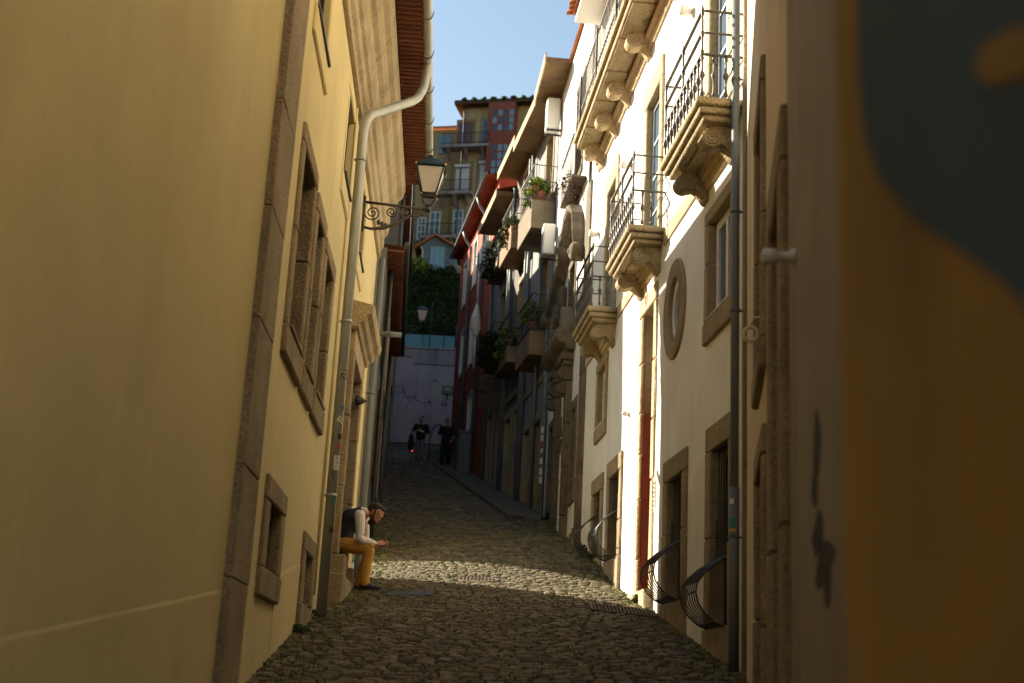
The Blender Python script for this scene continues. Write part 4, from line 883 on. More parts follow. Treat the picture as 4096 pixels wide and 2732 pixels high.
for (px, py, r, m_, lab) in ((1672, 1085, .95, 'leaf_lime', 'bright lime shrub left of the stone shed'), (1745, 1135, .8, 'leaf', 'green shrub below the picket fence'), (1620, 1110, .8, 'leaf', 'rounded green shrub at the left edge of the slope')):
    u, z = bh(px, py); s = on(BH, 'shrub', lab, 'shrub', u, 1.2, z-.9)
    MB().tube([(0, 0, -.6), (.05, 0, .5)], [.06, .03], 6).build('stem', 'rust', s); leaves([(0, 0, .9, r), (.5, .1, .6, r*.7), (-.5, 0, .7, r*.7)], 1500, .12, int(px)).build('foliage', m_, s)
# apartment house on top of the hill, turned a little towards the right
ca = math.radians(12); AP = Frame((-5, 106), (-math.cos(ca), math.sin(ca)), False)
MT['ochre_old'] = mat('old_ochre_plaster', (.42, .32, .16), (.52, .41, .22), .9, .8, .25, 20, streak=.6, c3=(.16, .13, .10))
MT['dull_red'] = mat('dull_red_sheet', (.22, .055, .035), (.28, .075, .05), .7, 2, streak=.3)
MT['shutter_blue'] = mat('blue_shutter', (.16, .28, .36), (.22, .36, .45), .6, 3)
APT = on(AP, 'apartment_house', 'old ochre apartment house with iron balconies and red glazed bay on the hilltop', 'house')
def ah(x, y, o=0): return AP.hit(x, y, o)
zr = ah(1960, 428)[1]; ul_, ur_ = ah(1835, 700)[0], ah(2260, 700)[0]; zb_ = 26
MB().box(ur_, ul_, -12, 0, zb_, zr).build('wall', 'ochre_old', APT)
MB().box(ul_+.01, ul_+7, -12, -.8, zb_, ah(1780, 505)[1]).build('wing_wall', 'ochre_old', APT)
rz_ = ah(1780, 468)[1]
MB().add([(ul_+.3, -.2, ah(1780, 500)[1]), (ul_+7, -.2, ah(1780, 500)[1]), (ul_+7, -6, rz_+1.5), (ul_+.3, -6, rz_+1.5)], [(0, 1, 2, 3)]).build('wing_roof', 'tile', APT)
mr = MB().box(ur_, ul_+.6, -12, .9, zr, zr+.35).build('roof', 'rust', APT)
MB().add([(ur_, .9, zr+.36), (ul_+.6, .9, zr+.36), (ul_+.6, -6, zr+2.6), (ur_, -6, zr+2.6)], [(0, 1, 2, 3)]).build('roof_slope', 'tile', mr)
leaves([(ul_-.3-k*.9, .8, zr+.38, .28) for k in range(14)], 1500, .12, 8, .3).build('roof_moss', 'leaf', mr)
def aw(x0, y0, x1, y1, m='frame_white', cols=2, rows=3, gl='glass', o=.08, t=.12, frame='granite'):
    (u1, z1), (u0, z0) = ah(x0, y0), ah(x1, y1); w = sash(APT, u0, u1, z0, z1, o, m, cols, rows, t, 'window', gl)
    if frame: surround(w, u0, u1, z0, z1, .22, o-.02, frame, .2, .3, 0)
    return w
aw(1837, 492, 1888, 590, 'dull_red', 2, 4); aw(1932, 482, 1962, 578, 'shutter_blue', 1, 3)
aw(1750, 527, 1795, 600, 'shutter_blue', 3, 3, 'sky_pane', -.7, .1, None)
for x0, y0, x1, y1 in ((1826, 662, 1873, 776), (1922, 648, 1956, 772)):
    (u1, z1), (u0, z0) = ah(x0, y0), ah(x1, y1); s = MB().box(u0, u1, .02, .1, z0, z1-.3).box(u0-.1, u1+.1, .02, .3, z1-.28, z1).build('roller_shutter', 'frame_white', APT, .02); surround(s, u0, u1, z0, z1, .3, .08, 'granite', .2, .3, 0)
for x0, y0, x1, y1 in ((1720, 848, 1758, 945), (1815, 840, 1850, 940), (1672, 870, 1700, 960)): aw(x0, y0, x1, y1, 'frame_white', 2, 3, 'sky_pane')
# red glazed bay
(u1, z1), (u0, z0) = ah(1966, 432), ah(2058, 704)
bay = MB().box(u0, u1, .02, 1.1, z0, z1).build('bay', 'dull_red', APT)
for (x0, y0, x1, y1, r_) in ((1970, 438, 2055, 522, 3), (1966, 576, 2052, 700, 4)):
    (a, c1), (b, c0) = ah(x0, y0, 1.1), ah(x1, y1, 1.1)
    for i in range(4):
        for k in range(r_):
            du, dz = (a-b)/4, (c1-c0)/r_; MB().box(b+du*i+.07, b+du*(i+1)-.07, 1.10, 1.12, c0+dz*k+.07, c0+dz*(k+1)-.07).build('pane', random.choice(['sky_pane', 'sky_pane', 'glass']), bay)
for (x0, x1, y, out) in ((1775, 1966, 600, 1.2), (1755, 1895, 782, 1.0), (1690, 1830, 955, .9)):
    (a, z), (b, _) = ah(x0, y), ah(x1, y); sl = MB().box(b, a, 0, out, z-.28, z).build('balcony', 'stained', APT, .03)
    g = MB()
    for zz in (.1, 1.05): g.box(b, a, out-.08, out-.03, z+zz, z+zz+.05)
    g.build('handrail', 'iron', sl); bar = MB().box(-.018, .018, out-.07, out-.035, 0, 1.05).data('railing_bar', 'iron')
    for i in range(int((a-b)/.22)): o = bpy.data.objects.new('railing_bar', bar); C.objects.link(o); o.parent = sl; o.location = (b+.05+.22*i, 0, z)
    for k in (.15, .5, .85): MB().prism([(0, z-.28), (out*.85, z-.28), (out*.5, z-.55), (.0, z-1.1)], b+(a-b)*k-.15, b+(a-b)*k+.15, 'x').build('bracket', 'stained', sl, .02)
MB().tube([(ul_-.2, .15, zb_), (ul_-.2, .15, zr)], .08, 8).build('downpipe', 'pipe_dark', APT)

# ------------------------------------------------------------------ street lanterns
MT['lantern_green'] = mat('dark_green_iron', (.012, .022, .018), (.022, .035, .028), .45, 6, spec=.5)
MT['brass'] = mat('brass', (.55, .36, .10), (.6, .4, .12), .35, 6, metal=.9)
pm = bpy.data.materials.new('lantern_pane'); pm.use_nodes = True; b_ = pm.node_tree.nodes['Principled BSDF']; b_.inputs['Base Color'].default_value = (.74, .70, .66, 1); b_.inputs['Roughness'].default_value = .25; b_.inputs['Transmission Weight'].default_value = .25; MT['lantern_pane'] = pm
def lantern(fr, u, z, label, reach=.87):
    """wall bracket of iron scrolls carrying a four-sided lantern; root at the wall"""
    r = on(fr, 'street_lantern', label, 'street lamp', u, 0, z, 'wall lanterns')
    arm = MB().tube([(0, 0, .02), (0, reach, -.03)], .02, 8).build('bracket_arm', 'iron_rail', r)
    MB().box(-.03, .03, -.0, .03, -.40, .1).build('wall_plate', 'iron_rail', r, .006)
    MB().tube([(0, .02, -.34), (0, .12, -.36), (0, .28, -.34), (0, .45, -.27), (0, .6, -.16), (0, .74, -.07), (0, .8, -.04)], [.018, .02, .026, .026, .02, .016, .014], 8).build('bracket_brace', 'iron_rail', arm)
    for (o_, z_, rr, sg, of) in ((.13, -.13, .11, 1, PI), (.38, -.10, .085, -1, PI/2), (.56, -.09, .06, 1, PI/2), (.70, -.12, .07, -1, PI/2), (.8, -.09, .05, 1, 0)):
        g = MB(); spiral(g, (0, o_, z_), rr, 1.9, 'yz', .0105, 30, sg, of); g.build('scroll', 'iron_rail', arm)
    for q in (0, 1, 2): MB().ball((0, .22+.05*q, -.26-.02*q), .03, 6, 5, .5, 1, 1.3).build('leaf_ornament', 'iron_rail', arm)
    c = (0, reach, -.01); h0, h1, w0, w1 = .19, .55, .095, .185
    base = MB().lathe([(.03, -.05), (.045, -.02), (.03, .02), (.02, .05)], c, 10).build('lantern', 'lantern_green', r)
    legs = MB()
    def cor(w, h, i): s = ((1, 1), (1, -1), (-1, -1), (-1, 1))[i % 4]; return (s[0]*w, c[1]+s[1]*w, c[2]+h)
    for i in range(4):
        s = ((1, 1), (1, -1), (-1, -1), (-1, 1))[i]
        MB().tube([(0, c[1], c[2]+.03), (s[0]*.05, c[1]+s[1]*.05, c[2]+.05), (s[0]*.085, c[1]+s[1]*.085, c[2]+.1), (s[0]*w0, c[1]+s[1]*w0, c[2]+h0)], .009, 6).build('lantern_leg', 'lantern_green', base)
        MB().tube([cor(w0, h0, i), cor(w1, h1, i)], .012, 6).build('corner_bar', 'lantern_green', base)
        MB().ball(cor(w1+.012, h1+.02, i), .016, 8, 6).build('finial', 'brass', base); MB().ball(cor(w0+.008, h0-.015, i), .013, 8, 6).build('finial', 'brass', base)
        p = [cor(w0-.004, h0, i), cor(w0-.004, h0, i+1), cor(w1-.004, h1, i+1), cor(w1-.004, h1, i)]; MB().add(p, [(0, 1, 2, 3)]).build('lantern_pane', 'lantern_pane', base)
    fr_ = MB()
    for (w_, h_) in ((w0, h0), (w1, h1)): fr_.tube([cor(w_, h_, i) for i in range(4)], .012, 5, closed=True)
    fr_.v and None
    MB().tube([cor(w0, h0, i) for i in range(4)], .012, 5, closed=True).build('lower_frame', 'lantern_green', base); MB().tube([cor(w1, h1, i) for i in range(4)], .013, 5, closed=True).build('upper_frame', 'lantern_green', base)
    top = MB(); rows = [(w1+.02, h1+.012), (w1-.01, h1+.05), (.09, h1+.14), (.085, h1+.15)]
    v = [cor(w_, h_, i) for w_, h_ in rows for i in range(4)]; top.add(v, [(k*4+i, k*4+(i+1) % 4, k*4+4+(i+1) % 4, k*4+4+i) for k in range(3) for i in range(4)]+[(12, 13, 14, 15), (0, 1, 2, 3)]); top.build('lantern_roof', 'lantern_green', base)
    MB().lathe([(.075, h1+.15), (.055, h1+.17), (.05, h1+.185), (.062, h1+.195), (.055, h1+.205), (.02, h1+.21)], c, 12).build('chimney', 'lantern_green', base)
    return r
lantern(LF, 1.0, 6.27, 'large iron wall lantern on scrolled bracket at the yellow house')
u_ = -19.5; zz_ = LQ.w(u_).y
q = at_y(1630, 1300, LQ.w(u_).y); lantern(LQ, u_, q[2], 'small dim lantern on the dark upper left house')
# ------------------------------------------------------------------ people
def capsule(mb, p0, r0, p1, r1, n=10, sq=1.0):
    p0, p1 = Vector(p0), Vector(p1); d = p1-p0; L = max(d.length, 1e-5); t = d/L; path = []; rad = []
    for i in range(5): a = PI/2*(1-i/4); path.append(p0-t*r0*math.sin(a)); rad.append(max(.001, r0*math.cos(a)))
    for i in range(5): a = PI/2*i/4; path.append(p1+t*r1*math.sin(a)); rad.append(max(.001, r1*math.cos(a)))
    mb.tube(path, rad, n); return mb
def chain(mb, pts, n=10):
    for (p, r), (q, s) in zip(pts[:-1], pts[1:]): capsule(mb, p, r, q, s, n)
    return mb
def fused(mb, name, m, parent, voxel=.012, smooth=4):
    """fuse overlapping tapered volumes into one continuous surface"""
    o = mb.build(name, m, parent)
    r = o.modifiers.new('remesh', 'REMESH'); r.mode = 'VOXEL'; r.voxel_size = voxel; r.use_smooth_shade = True
    s = o.modifiers.new('smooth', 'SMOOTH'); s.iterations = smooth; s.factor = .5
    return o
MT['skin'] = mat('skin', (.52, .25, .14), (.58, .30, .18), .55, 12)
MT['hair'] = mat('dark_hair', (.018, .012, .008), (.035, .022, .014), .6, 30, .4, 60)
MT['mustard'] = mat('mustard_trousers', (.50, .25, .045), (.62, .33, .07), .85, 8, .25, 14)
MT['shirt'] = mat('white_shirt', (.68, .62, .57), (.78, .73, .68), .8, 8, .25, 14)
MT['vest'] = mat('navy_vest', (.014, .014, .02), (.022, .022, .03), .8, 10, .1, 60)
MT['shoe'] = mat('black_leather', (.014, .013, .012), (.025, .022, .02), .35, 9, spec=.6)
MT['black_cloth'] = mat('black_cloth', (.012, .012, .014), (.02, .02, .022), .85, 9, .1, 60)
MT['denim'] = mat('grey_denim', (.10, .12, .15), (.15, .17, .20), .85, 8, .1, 60)
MT['phone'] = mat('phone_black', (.01, .01, .011), None, .2, spec=.6)
def hand(mb, wrist, d, up, side, curl=.5):
    """palm, four fingers of unequal length and a thumb; d finger direction, up back-of-hand normal"""
    w, d, up = Vector(wrist), Vector(d).normalized(), Vector(up).normalized(); lat = d.cross(up).normalized()*side
    for k in (-1, 0, 1): capsule(mb, w+lat*.018*k, .019, w+d*.085+lat*.024*k, .015, 8)
    for i, (L, k) in enumerate(((.070, -1.5), (.080, -.5), (.075, .5), (.058, 1.5))):
        b = w+d*.088+lat*.021*k; m1 = b+d*L*.5-up*L*.18*curl; e = b+d*L*.85-up*L*.75*curl
        capsule(mb, b, .0095, m1, .0085, 7); capsule(mb, m1, .0085, e, .0075, 7)
    b = w+d*.03-lat*.032; m1 = b+d*.03-lat*.022-up*.012; e = m1+d*.034-up*.008
    capsule(mb, b, .014, m1, .0105, 7); capsule(mb, m1, .0105, e, .0085, 7)
# --- seated man reading his phone
g = ground_hit(1457, 2364)
MAN = thing('person', 'man in dark vest, white shirt and mustard trousers sitting bent over a phone', 'person', g, math.radians(-3))
Sk = {s: dict(hip=(-.32, s*.09, .615), knee=(.045 if s < 0 else .0, s*.13, .575), ank=(.02 if s < 0 else -.09, s*.125, .10), sh=(-.115, s*.185, 1.0), el=(-.075, s*.235, .695), wr=(.115, s*.085, .635)) for s in (-1, 1)}
body = MB()
chain(body, [((-.33, 0, .64), .11), ((-.33, 0, .80), .115), ((-.24, 0, .96), .12), ((-.10, 0, 1.05), .09)])
chain(body, [((-.09, 0, 1.06), .058), ((.01, 0, 1.10), .052)])
def nod(mb, k0=0, a=math.radians(27), c=(0.0, 1.09)):
    """tilt the head forward about the neck"""
    return mb.xf(lambda x, y, z: (c[0]+(x-c[0])*math.cos(a)+(z-c[1])*math.sin(a), y, c[1]-(x-c[0])*math.sin(a)+(z-c[1])*math.cos(a)), k0)
k0 = len(body.v)
body.ball((.075, 0, 1.135), .1, 16, 10, 1.05, .78, 1.0)
chain(body, [((.11, 0, 1.09), .062), ((.085, 0, 1.015), .05), ((.075, 0, .985), .036)])
chain(body, [((.172, 0, 1.115), .02), ((.165, 0, 1.085), .014), ((.168, 0, 1.05), .013), ((.160, 0, 1.03), .016)], 8)      # brow and nose
chain(body, [((.150, -.022, 1.005), .012), ((.150, .022, 1.005), .012)], 8)                                                 # mouth
for s in (-1, 1):
    body.ball((.048, s*.082, 1.105), .03, 8, 6, .55, .35, 1.0)
    chain(body, [((.166, s*.02, 1.098), .013), ((.158, s*.045, 1.098), .012)], 8)
nod(body, k0)
for s in (-1, 1):
    k = Sk[s]
    chain(body, [(k['hip'], .07), (k['knee'], .05)]); chain(body, [(k['knee'], .05), (k['ank'], .036)]); chain(body, [((-.12, s*.1, 1.02), .06), (k['sh'], .055), (k['el'], .04), (k['wr'], .028)])
    hand(body, Vector(k['wr'])+Vector((.01, 0, .0)), (1, -s*.25, .10), (0, -s*.75, -.65), s, .55)
fused(body, 'body', 'skin', MAN, .006, 3)
tr = MB()
chain(tr, [((-.335, 0, .66), .125), ((-.33, 0, .62), .125)])
for s in (-1, 1):
    k = Sk[s]; kn = Vector(k['knee']); an = Vector(k['ank'])
    chain(tr, [(k['hip'], .108), ((Vector(k['hip'])+kn)/2+Vector((0, 0, -.008)), .094), (kn+Vector((-.02, 0, -.006)), .076), (kn+Vector((.005, 0, -.05)), .074), (kn.lerp(an, .45)+Vector((-.008, 0, 0)), .070), (kn.lerp(an, .8)+Vector((-.006, 0, 0)), .066), (an+Vector((.0, 0, .0)), .066)])
    chain(tr, [(kn+Vector((-.04, -.05*-s*-1, -.02)), .03), (kn+Vector((.03, s*.045, .02)), .03)])
    for i in range(3): capsule(tr, an+Vector((-.055, s*.03, .03+.035*i)), .012, an+Vector((.05, -s*.05, .05+.035*i)), .012, 6)
fused(tr, 'trousers', 'mustard', MAN, .009, 3)
st = MB()
chain(st, [((-.33, 0, .66), .118), ((-.335, 0, .80), .128), ((-.245, 0, .965), .135), ((-.12, 0, 1.05), .095), ((-.06, 0, 1.075), .068)])
for s in (-1, 1):
    k = Sk[s]; el = Vector(k['el']); sh_ = Vector(k['sh']); wr = Vector(k['wr'])
    chain(st, [((-.14, s*.11, 1.015), .075), (sh_, .078), (sh_.lerp(el, .5)+Vector((.004, 0, 0)), .067), (el+Vector((-.01, 0, -.005)), .056), (el+Vector((.02, 0, -.03)), .053), (el.lerp(wr, .6), .045), (wr+Vector((-.01, 0, 0)), .040)])
    for q in range(3): capsule(st, sh_.lerp(el, .35+.2*q)+Vector((-.05, s*.035, .02)), .011, sh_.lerp(el, .3+.2*q)+Vector((.06, s*.035, -.045)), .010, 6)
capsule(st, (-.075, -.045, 1.085), .026, (-.075, .045, 1.085), .026, 8); chain(st, [((-.03, -.055, 1.06), .018), ((-.09, -.04, 1.115), .018), ((-.09, .04, 1.115), .018), ((-.03, .055, 1.06), .018)], 8)
fused(st, 'shirt', 'shirt', MAN, .008, 3)
ve = MB()
chain(ve, [((-.335, 0, .69), .136), ((-.345, 0, .80), .142), ((-.26, 0, .965), .150), ((-.15, 0, 1.04), .105)])
for s in (-1, 1): chain(ve, [((-.335, s*.06, .70), .10), ((-.34, s*.065, .82), .105), ((-.245, s*.085, .965), .09), ((-.14, s*.085, 1.055), .055)])
fused(ve, 'vest', 'vest', MAN, .009, 3)
for s in (-1, 1):
    an = Vector(Sk[s]['ank']); sh_ = MB(); chain(sh_, [(an+Vector((-.035, 0, -.045)), .045), (an+Vector((.05, 0, -.04)), .045), (an+Vector((.13, -s*.0, -.058)), .040), (an+Vector((.205, s*.012, -.066)), .030)])
    capsule(sh_, an+Vector((-.02, 0, -.0)), .045, an+Vector((.0, 0, -.03)), .05, 10)
    so = fused(sh_, 'shoe', 'shoe', MAN, .009, 2)
    z = an.z-.1; MB().prism([(an.x+x, an.y+y) for x, y in ((-.085, -.03), (-.06, -.045), (.08, -.045), (.2, -.038), (.235, 0), (.2, .04), (.08, .045), (-.06, .045), (-.085, .03))], z, z+.02, 'z').build('sole', 'shoe', so)
ha = MB()
ha.ball((.05, 0, 1.165), .098, 14, 9, 1.08, .84, .86).ball((.115, 0, 1.19), .062, 12, 8, 1.1, 1.05, .75).ball((-.005, 0, 1.125), .066, 12, 8, 1, 1.05, 1.1)
for s in (-1, 1): chain(ha, [((.06, s*.072, 1.14), .018), ((.075, s*.07, 1.09), .014), ((.085, s*.066, 1.05), .014)], 8)
fused(nod(ha), 'hair', 'hair', MAN, .008, 3)
be = MB(); chain(be, [((.07, -.058, 1.045), .02), ((.10, -.05, 1.0), .028), ((.125, 0, .985), .032), ((.10, .05, 1.0), .028), ((.07, .058, 1.045), .02)], 8); chain(be, [((.09, 0, .985), .048), ((.075, 0, .955), .036)], 10); chain(be, [((.155, -.022, 1.017), .009), ((.155, .022, 1.017), .009)], 6)
fused(nod(be), 'beard', 'hair', MAN, .007, 2)
pc = g+Vector((.285, -.005, .685)); ph = thing('phone', 'dark mobile phone held by the seated man', 'phone', pc, 0)
p_ = MB().box(-.072, .072, -.036, .036, -.004, .004).build('phone_body', 'phone', ph, .003, 2); p_.rotation_euler = (0, -.2, 0)
MB().box(-.066, .066, -.032, .032, .0042, .0048).build('screen', 'glass', p_)

def walker(px, py, label, top, legs, shoe, pose, wide=1.0, rz=0.0, h=1.76):
    """standing figure walking down towards the camera; x across, -y forward"""
    f = ground_hit(px, py); P = thing('person', label, 'person', f, rz); k = h/1.76
    V = lambda x, y, z: Vector((x*k, y*k, z*k)); b = MB()
    hips, chest, neck = V(0, 0, .93), V(0, -.01, 1.30), V(0, 0, 1.48)
    chain(b, [(hips, .115*k), (V(0, 0, 1.1), .11*k), (chest, .125*k), (V(0, 0, 1.42), .07*k)]); chain(b, [(neck, .055*k), (V(0, -.01, 1.56), .052*k)])
    ht = pose.get('turn', 0); b.ball(V(0, -.015, 1.655), .1*k, 14, 9, .78, .95, 1.12); d = Vector((math.sin(ht), -math.cos(ht), 0)); c = V(0, -.015, 1.63)
    capsule(b, c+d*.03+V(0, 0, -.05), .05*k, c+d*.045+V(0, 0, -.07), .036*k); chain(b, [(c+d*.088+V(0, 0, .025), .012), (c+d*.108+V(0, 0, -.012), .014)], 7)
    for s in (-1, 1): b.ball(c+Vector((s*.078*math.cos(ht), s*.078*math.sin(ht), 0))*k, .026*k, 8, 6, .4, .7, 1)
    J = {}
    for s in (-1, 1):
        st_ = pose['step']*s
        hip, kn, an = V(s*.09, 0, .90), V(s*.10, -.05-st_*.5, .50), V(s*.11, -st_*.9+.04, .09)
        sh_, el, wr = V(s*.19, 0, 1.42), *[V(*q) for q in pose['arm'][s]]
        chain(b, [(hip, .075*k), (kn, .05*k), (an, .036*k)]); chain(b, [(V(s*.1, 0, 1.40), .06*k), (sh_, .055*k), (el, .04*k), (wr, .027*k)])
        hand(b, wr, (wr-el)+V(0, -.02, 0), (s*.7, -.6, .2), s, .5); J[s] = (hip, kn, an, sh_, el, wr)
    fused(b, 'body', 'skin', P, .011, 3)
    t = MB(); l = MB()
    chain(t, [(V(0, 0, .92), .135*k), (V(0, 0, 1.1), .135*k), (chest, .148*k), (V(0, 0, 1.41), .09*k)]); chain(l, [(V(0, 0, .95), .13*k), (V(0, 0, .86), .125*k)])
    for s in (-1, 1):
        hip, kn, an, sh_, el, wr = J[s]
        chain(t, [(V(s*.07, 0, .95), .11*k), (V(s*.09, 0, 1.33), .105*k), (V(s*.13, 0, 1.41), .075*k), (sh_, .078*k), (sh_.lerp(el, .75), .072*k)])
        chain(l, [(hip, .10*k), (kn, .085*k*wide), (kn.lerp(an, .5), .078*k*wide), (an+V(0, 0, .02), .074*k*wide)])
        so = MB(); chain(so, [(an+V(0, .03, -.04), .042), (an+V(0, -.06, -.045), .042), (an+V(0, -.16, -.058), .032)]); fused(so, 'shoe', shoe, P, .011, 2)
    fused(t, 'top', top, P, .012, 3); fused(l, 'trousers', legs, P, .012, 3)
    hr = MB(); hr.ball(V(0, .012, 1.695), .1*k, 14, 9, .82, .92, .92); hr.ball(c-d*.03+V(0, 0, .0), .085*k, 12, 8, .9, .9, 1); hr.ball(c+d*.05+V(0, 0, .105), .045*k, 10, 7, 1.3, 1, .7); fused(hr, 'hair', 'hair', P, .011, 2)
    return P, f, k
P1, f1, k1 = walker(1675, 1858, 'person in black T-shirt and grey jeans walking downhill, one arm across the chest', 'black_cloth', 'denim', 'white_paint', dict(step=.16, turn=.7, arm={-1: ((-.30, -.06, 1.14), (-.10, -.24, 1.20)), 1: ((.27, .04, 1.12), (.29, -.06, .86))}))
MB().box(-.02, .12, -.166, -.160, 1.16, 1.22).build('shirt_print', 'white_paint', P1)
P2, f2, k2 = walker(1778, 1868, 'person dressed all in black with wide trousers, walking beside the red house', 'black_cloth', 'black_cloth', 'black_cloth', dict(step=-.12, turn=-.1, arm={-1: ((-.27, .02, 1.14), (-.22, -.12, .93)), 1: ((.29, .02, 1.14), (.20, -.16, .95))}), 1.25)
def draped(f, x, label):
    o = thing('jacket', label, 'jacket', f+Vector((x, -.06, 0)), 0); mb = MB(); s = 1 if x > 0 else -1
    chain(mb, [((0, 0, 1.08), .055), ((0, .02, .9), .085), ((.02*s, .03, .7), .085), ((.02*s, .02, .52), .06)]); chain(mb, [((-.05, .0, 1.0), .04), ((-.07, .0, .62), .05)]); chain(mb, [((.05, .0, .98), .04), ((.07, .0, .60), .045)])
    fused(mb, 'cloth', 'black_cloth', o, .014, 3); return o
draped(f1, -.33, 'black jacket hanging from the arm of the walker in grey jeans'); draped(f2, .36, 'black jacket hanging over the arm of the person all in black')
tl = thing('tail_light', 'tiny red bicycle light glowing beside the walker in grey jeans', 'light', f1+Vector((-.26, -.18, .0)))
MT['red_led'] = bpy.data.materials.new('red_led'); MT['red_led'].use_nodes = True; bb = MT['red_led'].node_tree.nodes['Principled BSDF']; bb.inputs['Base Color'].default_value = (.8, .02, .01, 1); bb.inputs['Emission Color'].default_value = (1, .05, .02, 1); bb.inputs['Emission Strength'].default_value = 1.5
MB().box(-.012, .012, -.012, .012, .0, .43).build('stem', 'black_cloth', tl); MB().ball((0, 0, .45), .014, 10, 7).build('lens', 'red_led', tl)
# ------------------------------------------------------------------ drains and covers in the street
def slope_at(x, y): return math.atan2(ground(x, y+.3)-ground(x, y-.3), .6), -math.atan2(ground(x+.3, y)-ground(x-.3, y), .6)
def cover(k, name, label, cat, maker, dz=.02):
    x, y, a, b = COVERS[k]; sx, sy = slope_at(x, y); t = thing(name, label, cat, (x, y, ground(x, y)+dz)); t.rotation_euler = (sx, sy, 0); maker(t, a, b); return t
def mk_round(t, a, b):
    r = a-.03; MB().lathe([(r+.04, -.05), (r+.04, .006), (r, .008), (r-.005, -.012), (.001, -.012)], (0, 0, 0), 32).build('cover_frame', 'rust', t)
    for i in range(11):
        x = -r+.03+(2*r-.06)*i/10; h = math.sqrt(max(.0004, (r-.015)**2-x*x))
        if i in (4, 5, 6): MB().box(x-.016, x+.016, .10, h, -.012, .006).build('rib', 'rust', t); MB().box(x-.016, x+.016, -h, -.10, -.012, .006).build('rib', 'rust', t)
        else: MB().box(x-.016, x+.016, -h, h, -.012, .006).build('rib', 'rust', t)
    for i in range(5): MB().box(-.08+.035*i, -.055+.035*i, -.06, .06-.03*(i % 2), -.012, .005).build('rib', 'rust', t)
def mk_grate(t, a, b):
    g = MB(); g.box(-a, a, -b, -b+.04, -.05, .01).box(-a, a, b-.04, b, -.05, .01).box(-a, -a+.04, -b+.04, b-.04, -.05, .01).box(a-.04, a, -b+.04, b-.04, -.05, .01).build('grate_frame', 'rust', t)
    bu = MB().box(-.008, .008, -b+.04, b-.04, -.04, .006).data('grate_bar', 'rust'); bv = MB().box(-a+.04, a-.04, -.006, .006, -.038, .003).data('grate_bar', 'rust')
    for i in range(16): o = bpy.data.objects.new('grate_bar', bu); C.objects.link(o); o.parent = t; o.location = (-a+.07+(2*a-.14)*i/15, 0, 0)
    for i in range(8): o = bpy.data.objects.new('grate_bar', bv); C.objects.link(o); o.parent = t; o.location = (0, -b+.07+(2*b-.14)*i/7, 0)
    MB().box(-a+.01, a-.01, -b+.01, b-.01, -.08, -.06).build('pit', 'frame_dark', t)
def mk_plate(t, a, b):
    MB().box(-a, a, -b, b, -.05, .0).build('plate', 'iron', t, .01)
    for i in range(9): MB().box(-a+.05+(2*a-.1)*i/9, -a+.075+(2*a-.1)*i/9, -b+.04, b-.04, 0, .005).build('rib', 'iron', t)
cover(0, 'manhole_cover', 'round ribbed iron cover lying in the sunlit strip of cobbles', 'manhole cover', mk_round)
cover(1, 'drain_grate', 'rusty square drain grate in the cobbles by the red doorway', 'drain', mk_grate)
cover(2, 'access_cover', 'flat dark iron cover in the cobbles near the seated man', 'manhole cover', mk_plate)

# ------------------------------------------------------------------ weeds and moss
def weed(px, py, n, h, m, label, seed):
    p = ground_hit(px, py) if isinstance(px, (int, float)) and px > 50 else Vector((px, py, ground(px, py)))
    t = thing('weed', label, 'plant', p); mb = leaves([(0, 0, h*.5, h*.5), (h*.5, .05, h*.35, h*.4), (-h*.45, -.03, h*.3, h*.35)], n, h*.16, seed, .9); mb.build('foliage', m, t)
    MB().tube([(0, 0, -.03), (.02, 0, h*.5)], .006, 5).build('stem', 'leaf_dark', t)
weed(2555, 2408, 220, .16, 'leaf', 'leafy green weed at the foot of the red doorway', 11); weed(2585, 2425, 380, .26, 'leaf', 'tall bushy green weed between the red doorway and drain grate', 12)
weed(2335, 2208, 160, .14, 'leaf_dark', 'small weed where the white townhouse meets the cobbles uphill', 13); weed(2215, 2105, 500, .36, 'leaf_dark', 'dark clump of weeds at the lower end of the pavement', 14)
weed(2470, 2350, 120, .1, 'leaf_lime', 'tiny lime weed at the edge of the sunlit strip', 15); weed(1250, 2475, 200, .12, 'leaf', 'low weed at the foot of the zinc downpipe', 16)
weed(1190, 2540, 240, .12, 'leaf', 'low weed against the yellow house by the cellar window', 17)
mv = []; mf = []; r = np.random.default_rng(5)
def tuft(x, y, s, c=3):
    for _ in range(c):
        k = len(mv); z = ground(x, y)+.012; a = r.uniform(0, 2*PI); dx, dy = math.cos(a)*s, math.sin(a)*s; ox, oy = r.normal(0, s, 2); hh = s*r.uniform(.4, 1.3)
        mv.extend([(x+ox-dx*.5, y+oy-dy*.5, z-.006), (x+ox+dx*.5, y+oy+dy*.5, z-.006), (x+ox+dx*.6, y+oy+dy*.6, z+hh), (x+ox-dx*.3, y+oy-dy*.3, z+hh*1.1)]); mf.append((k, k+1, k+2, k+3))
for s in STONES:
    if s[1] < 30:
        xl, xr = np.interp(s[1], XLY, XLX), np.interp(s[1], XRY, XRX); e = min(s[0]-xl, xr-s[0])
        pr = (.7 if e < .45 else .18)*(1.7 if 16.5 < s[1] < 22 else 1)
        if r.uniform() < pr: tuft(s[0]+s[3]*.52, s[1]+r.uniform(-.05, .05), .022, 3)
        if r.uniform() < pr: tuft(s[0]+r.uniform(-.08, .08), s[1]-s[4]*.58, .02, 3)
MT['moss'] = mat('moss', (.06, .085, .015), (.16, .17, .035), .9, 3)
mo = MB().add(mv, mf).build('joint_moss', 'moss', street); mo['kind'] = 'stuff'

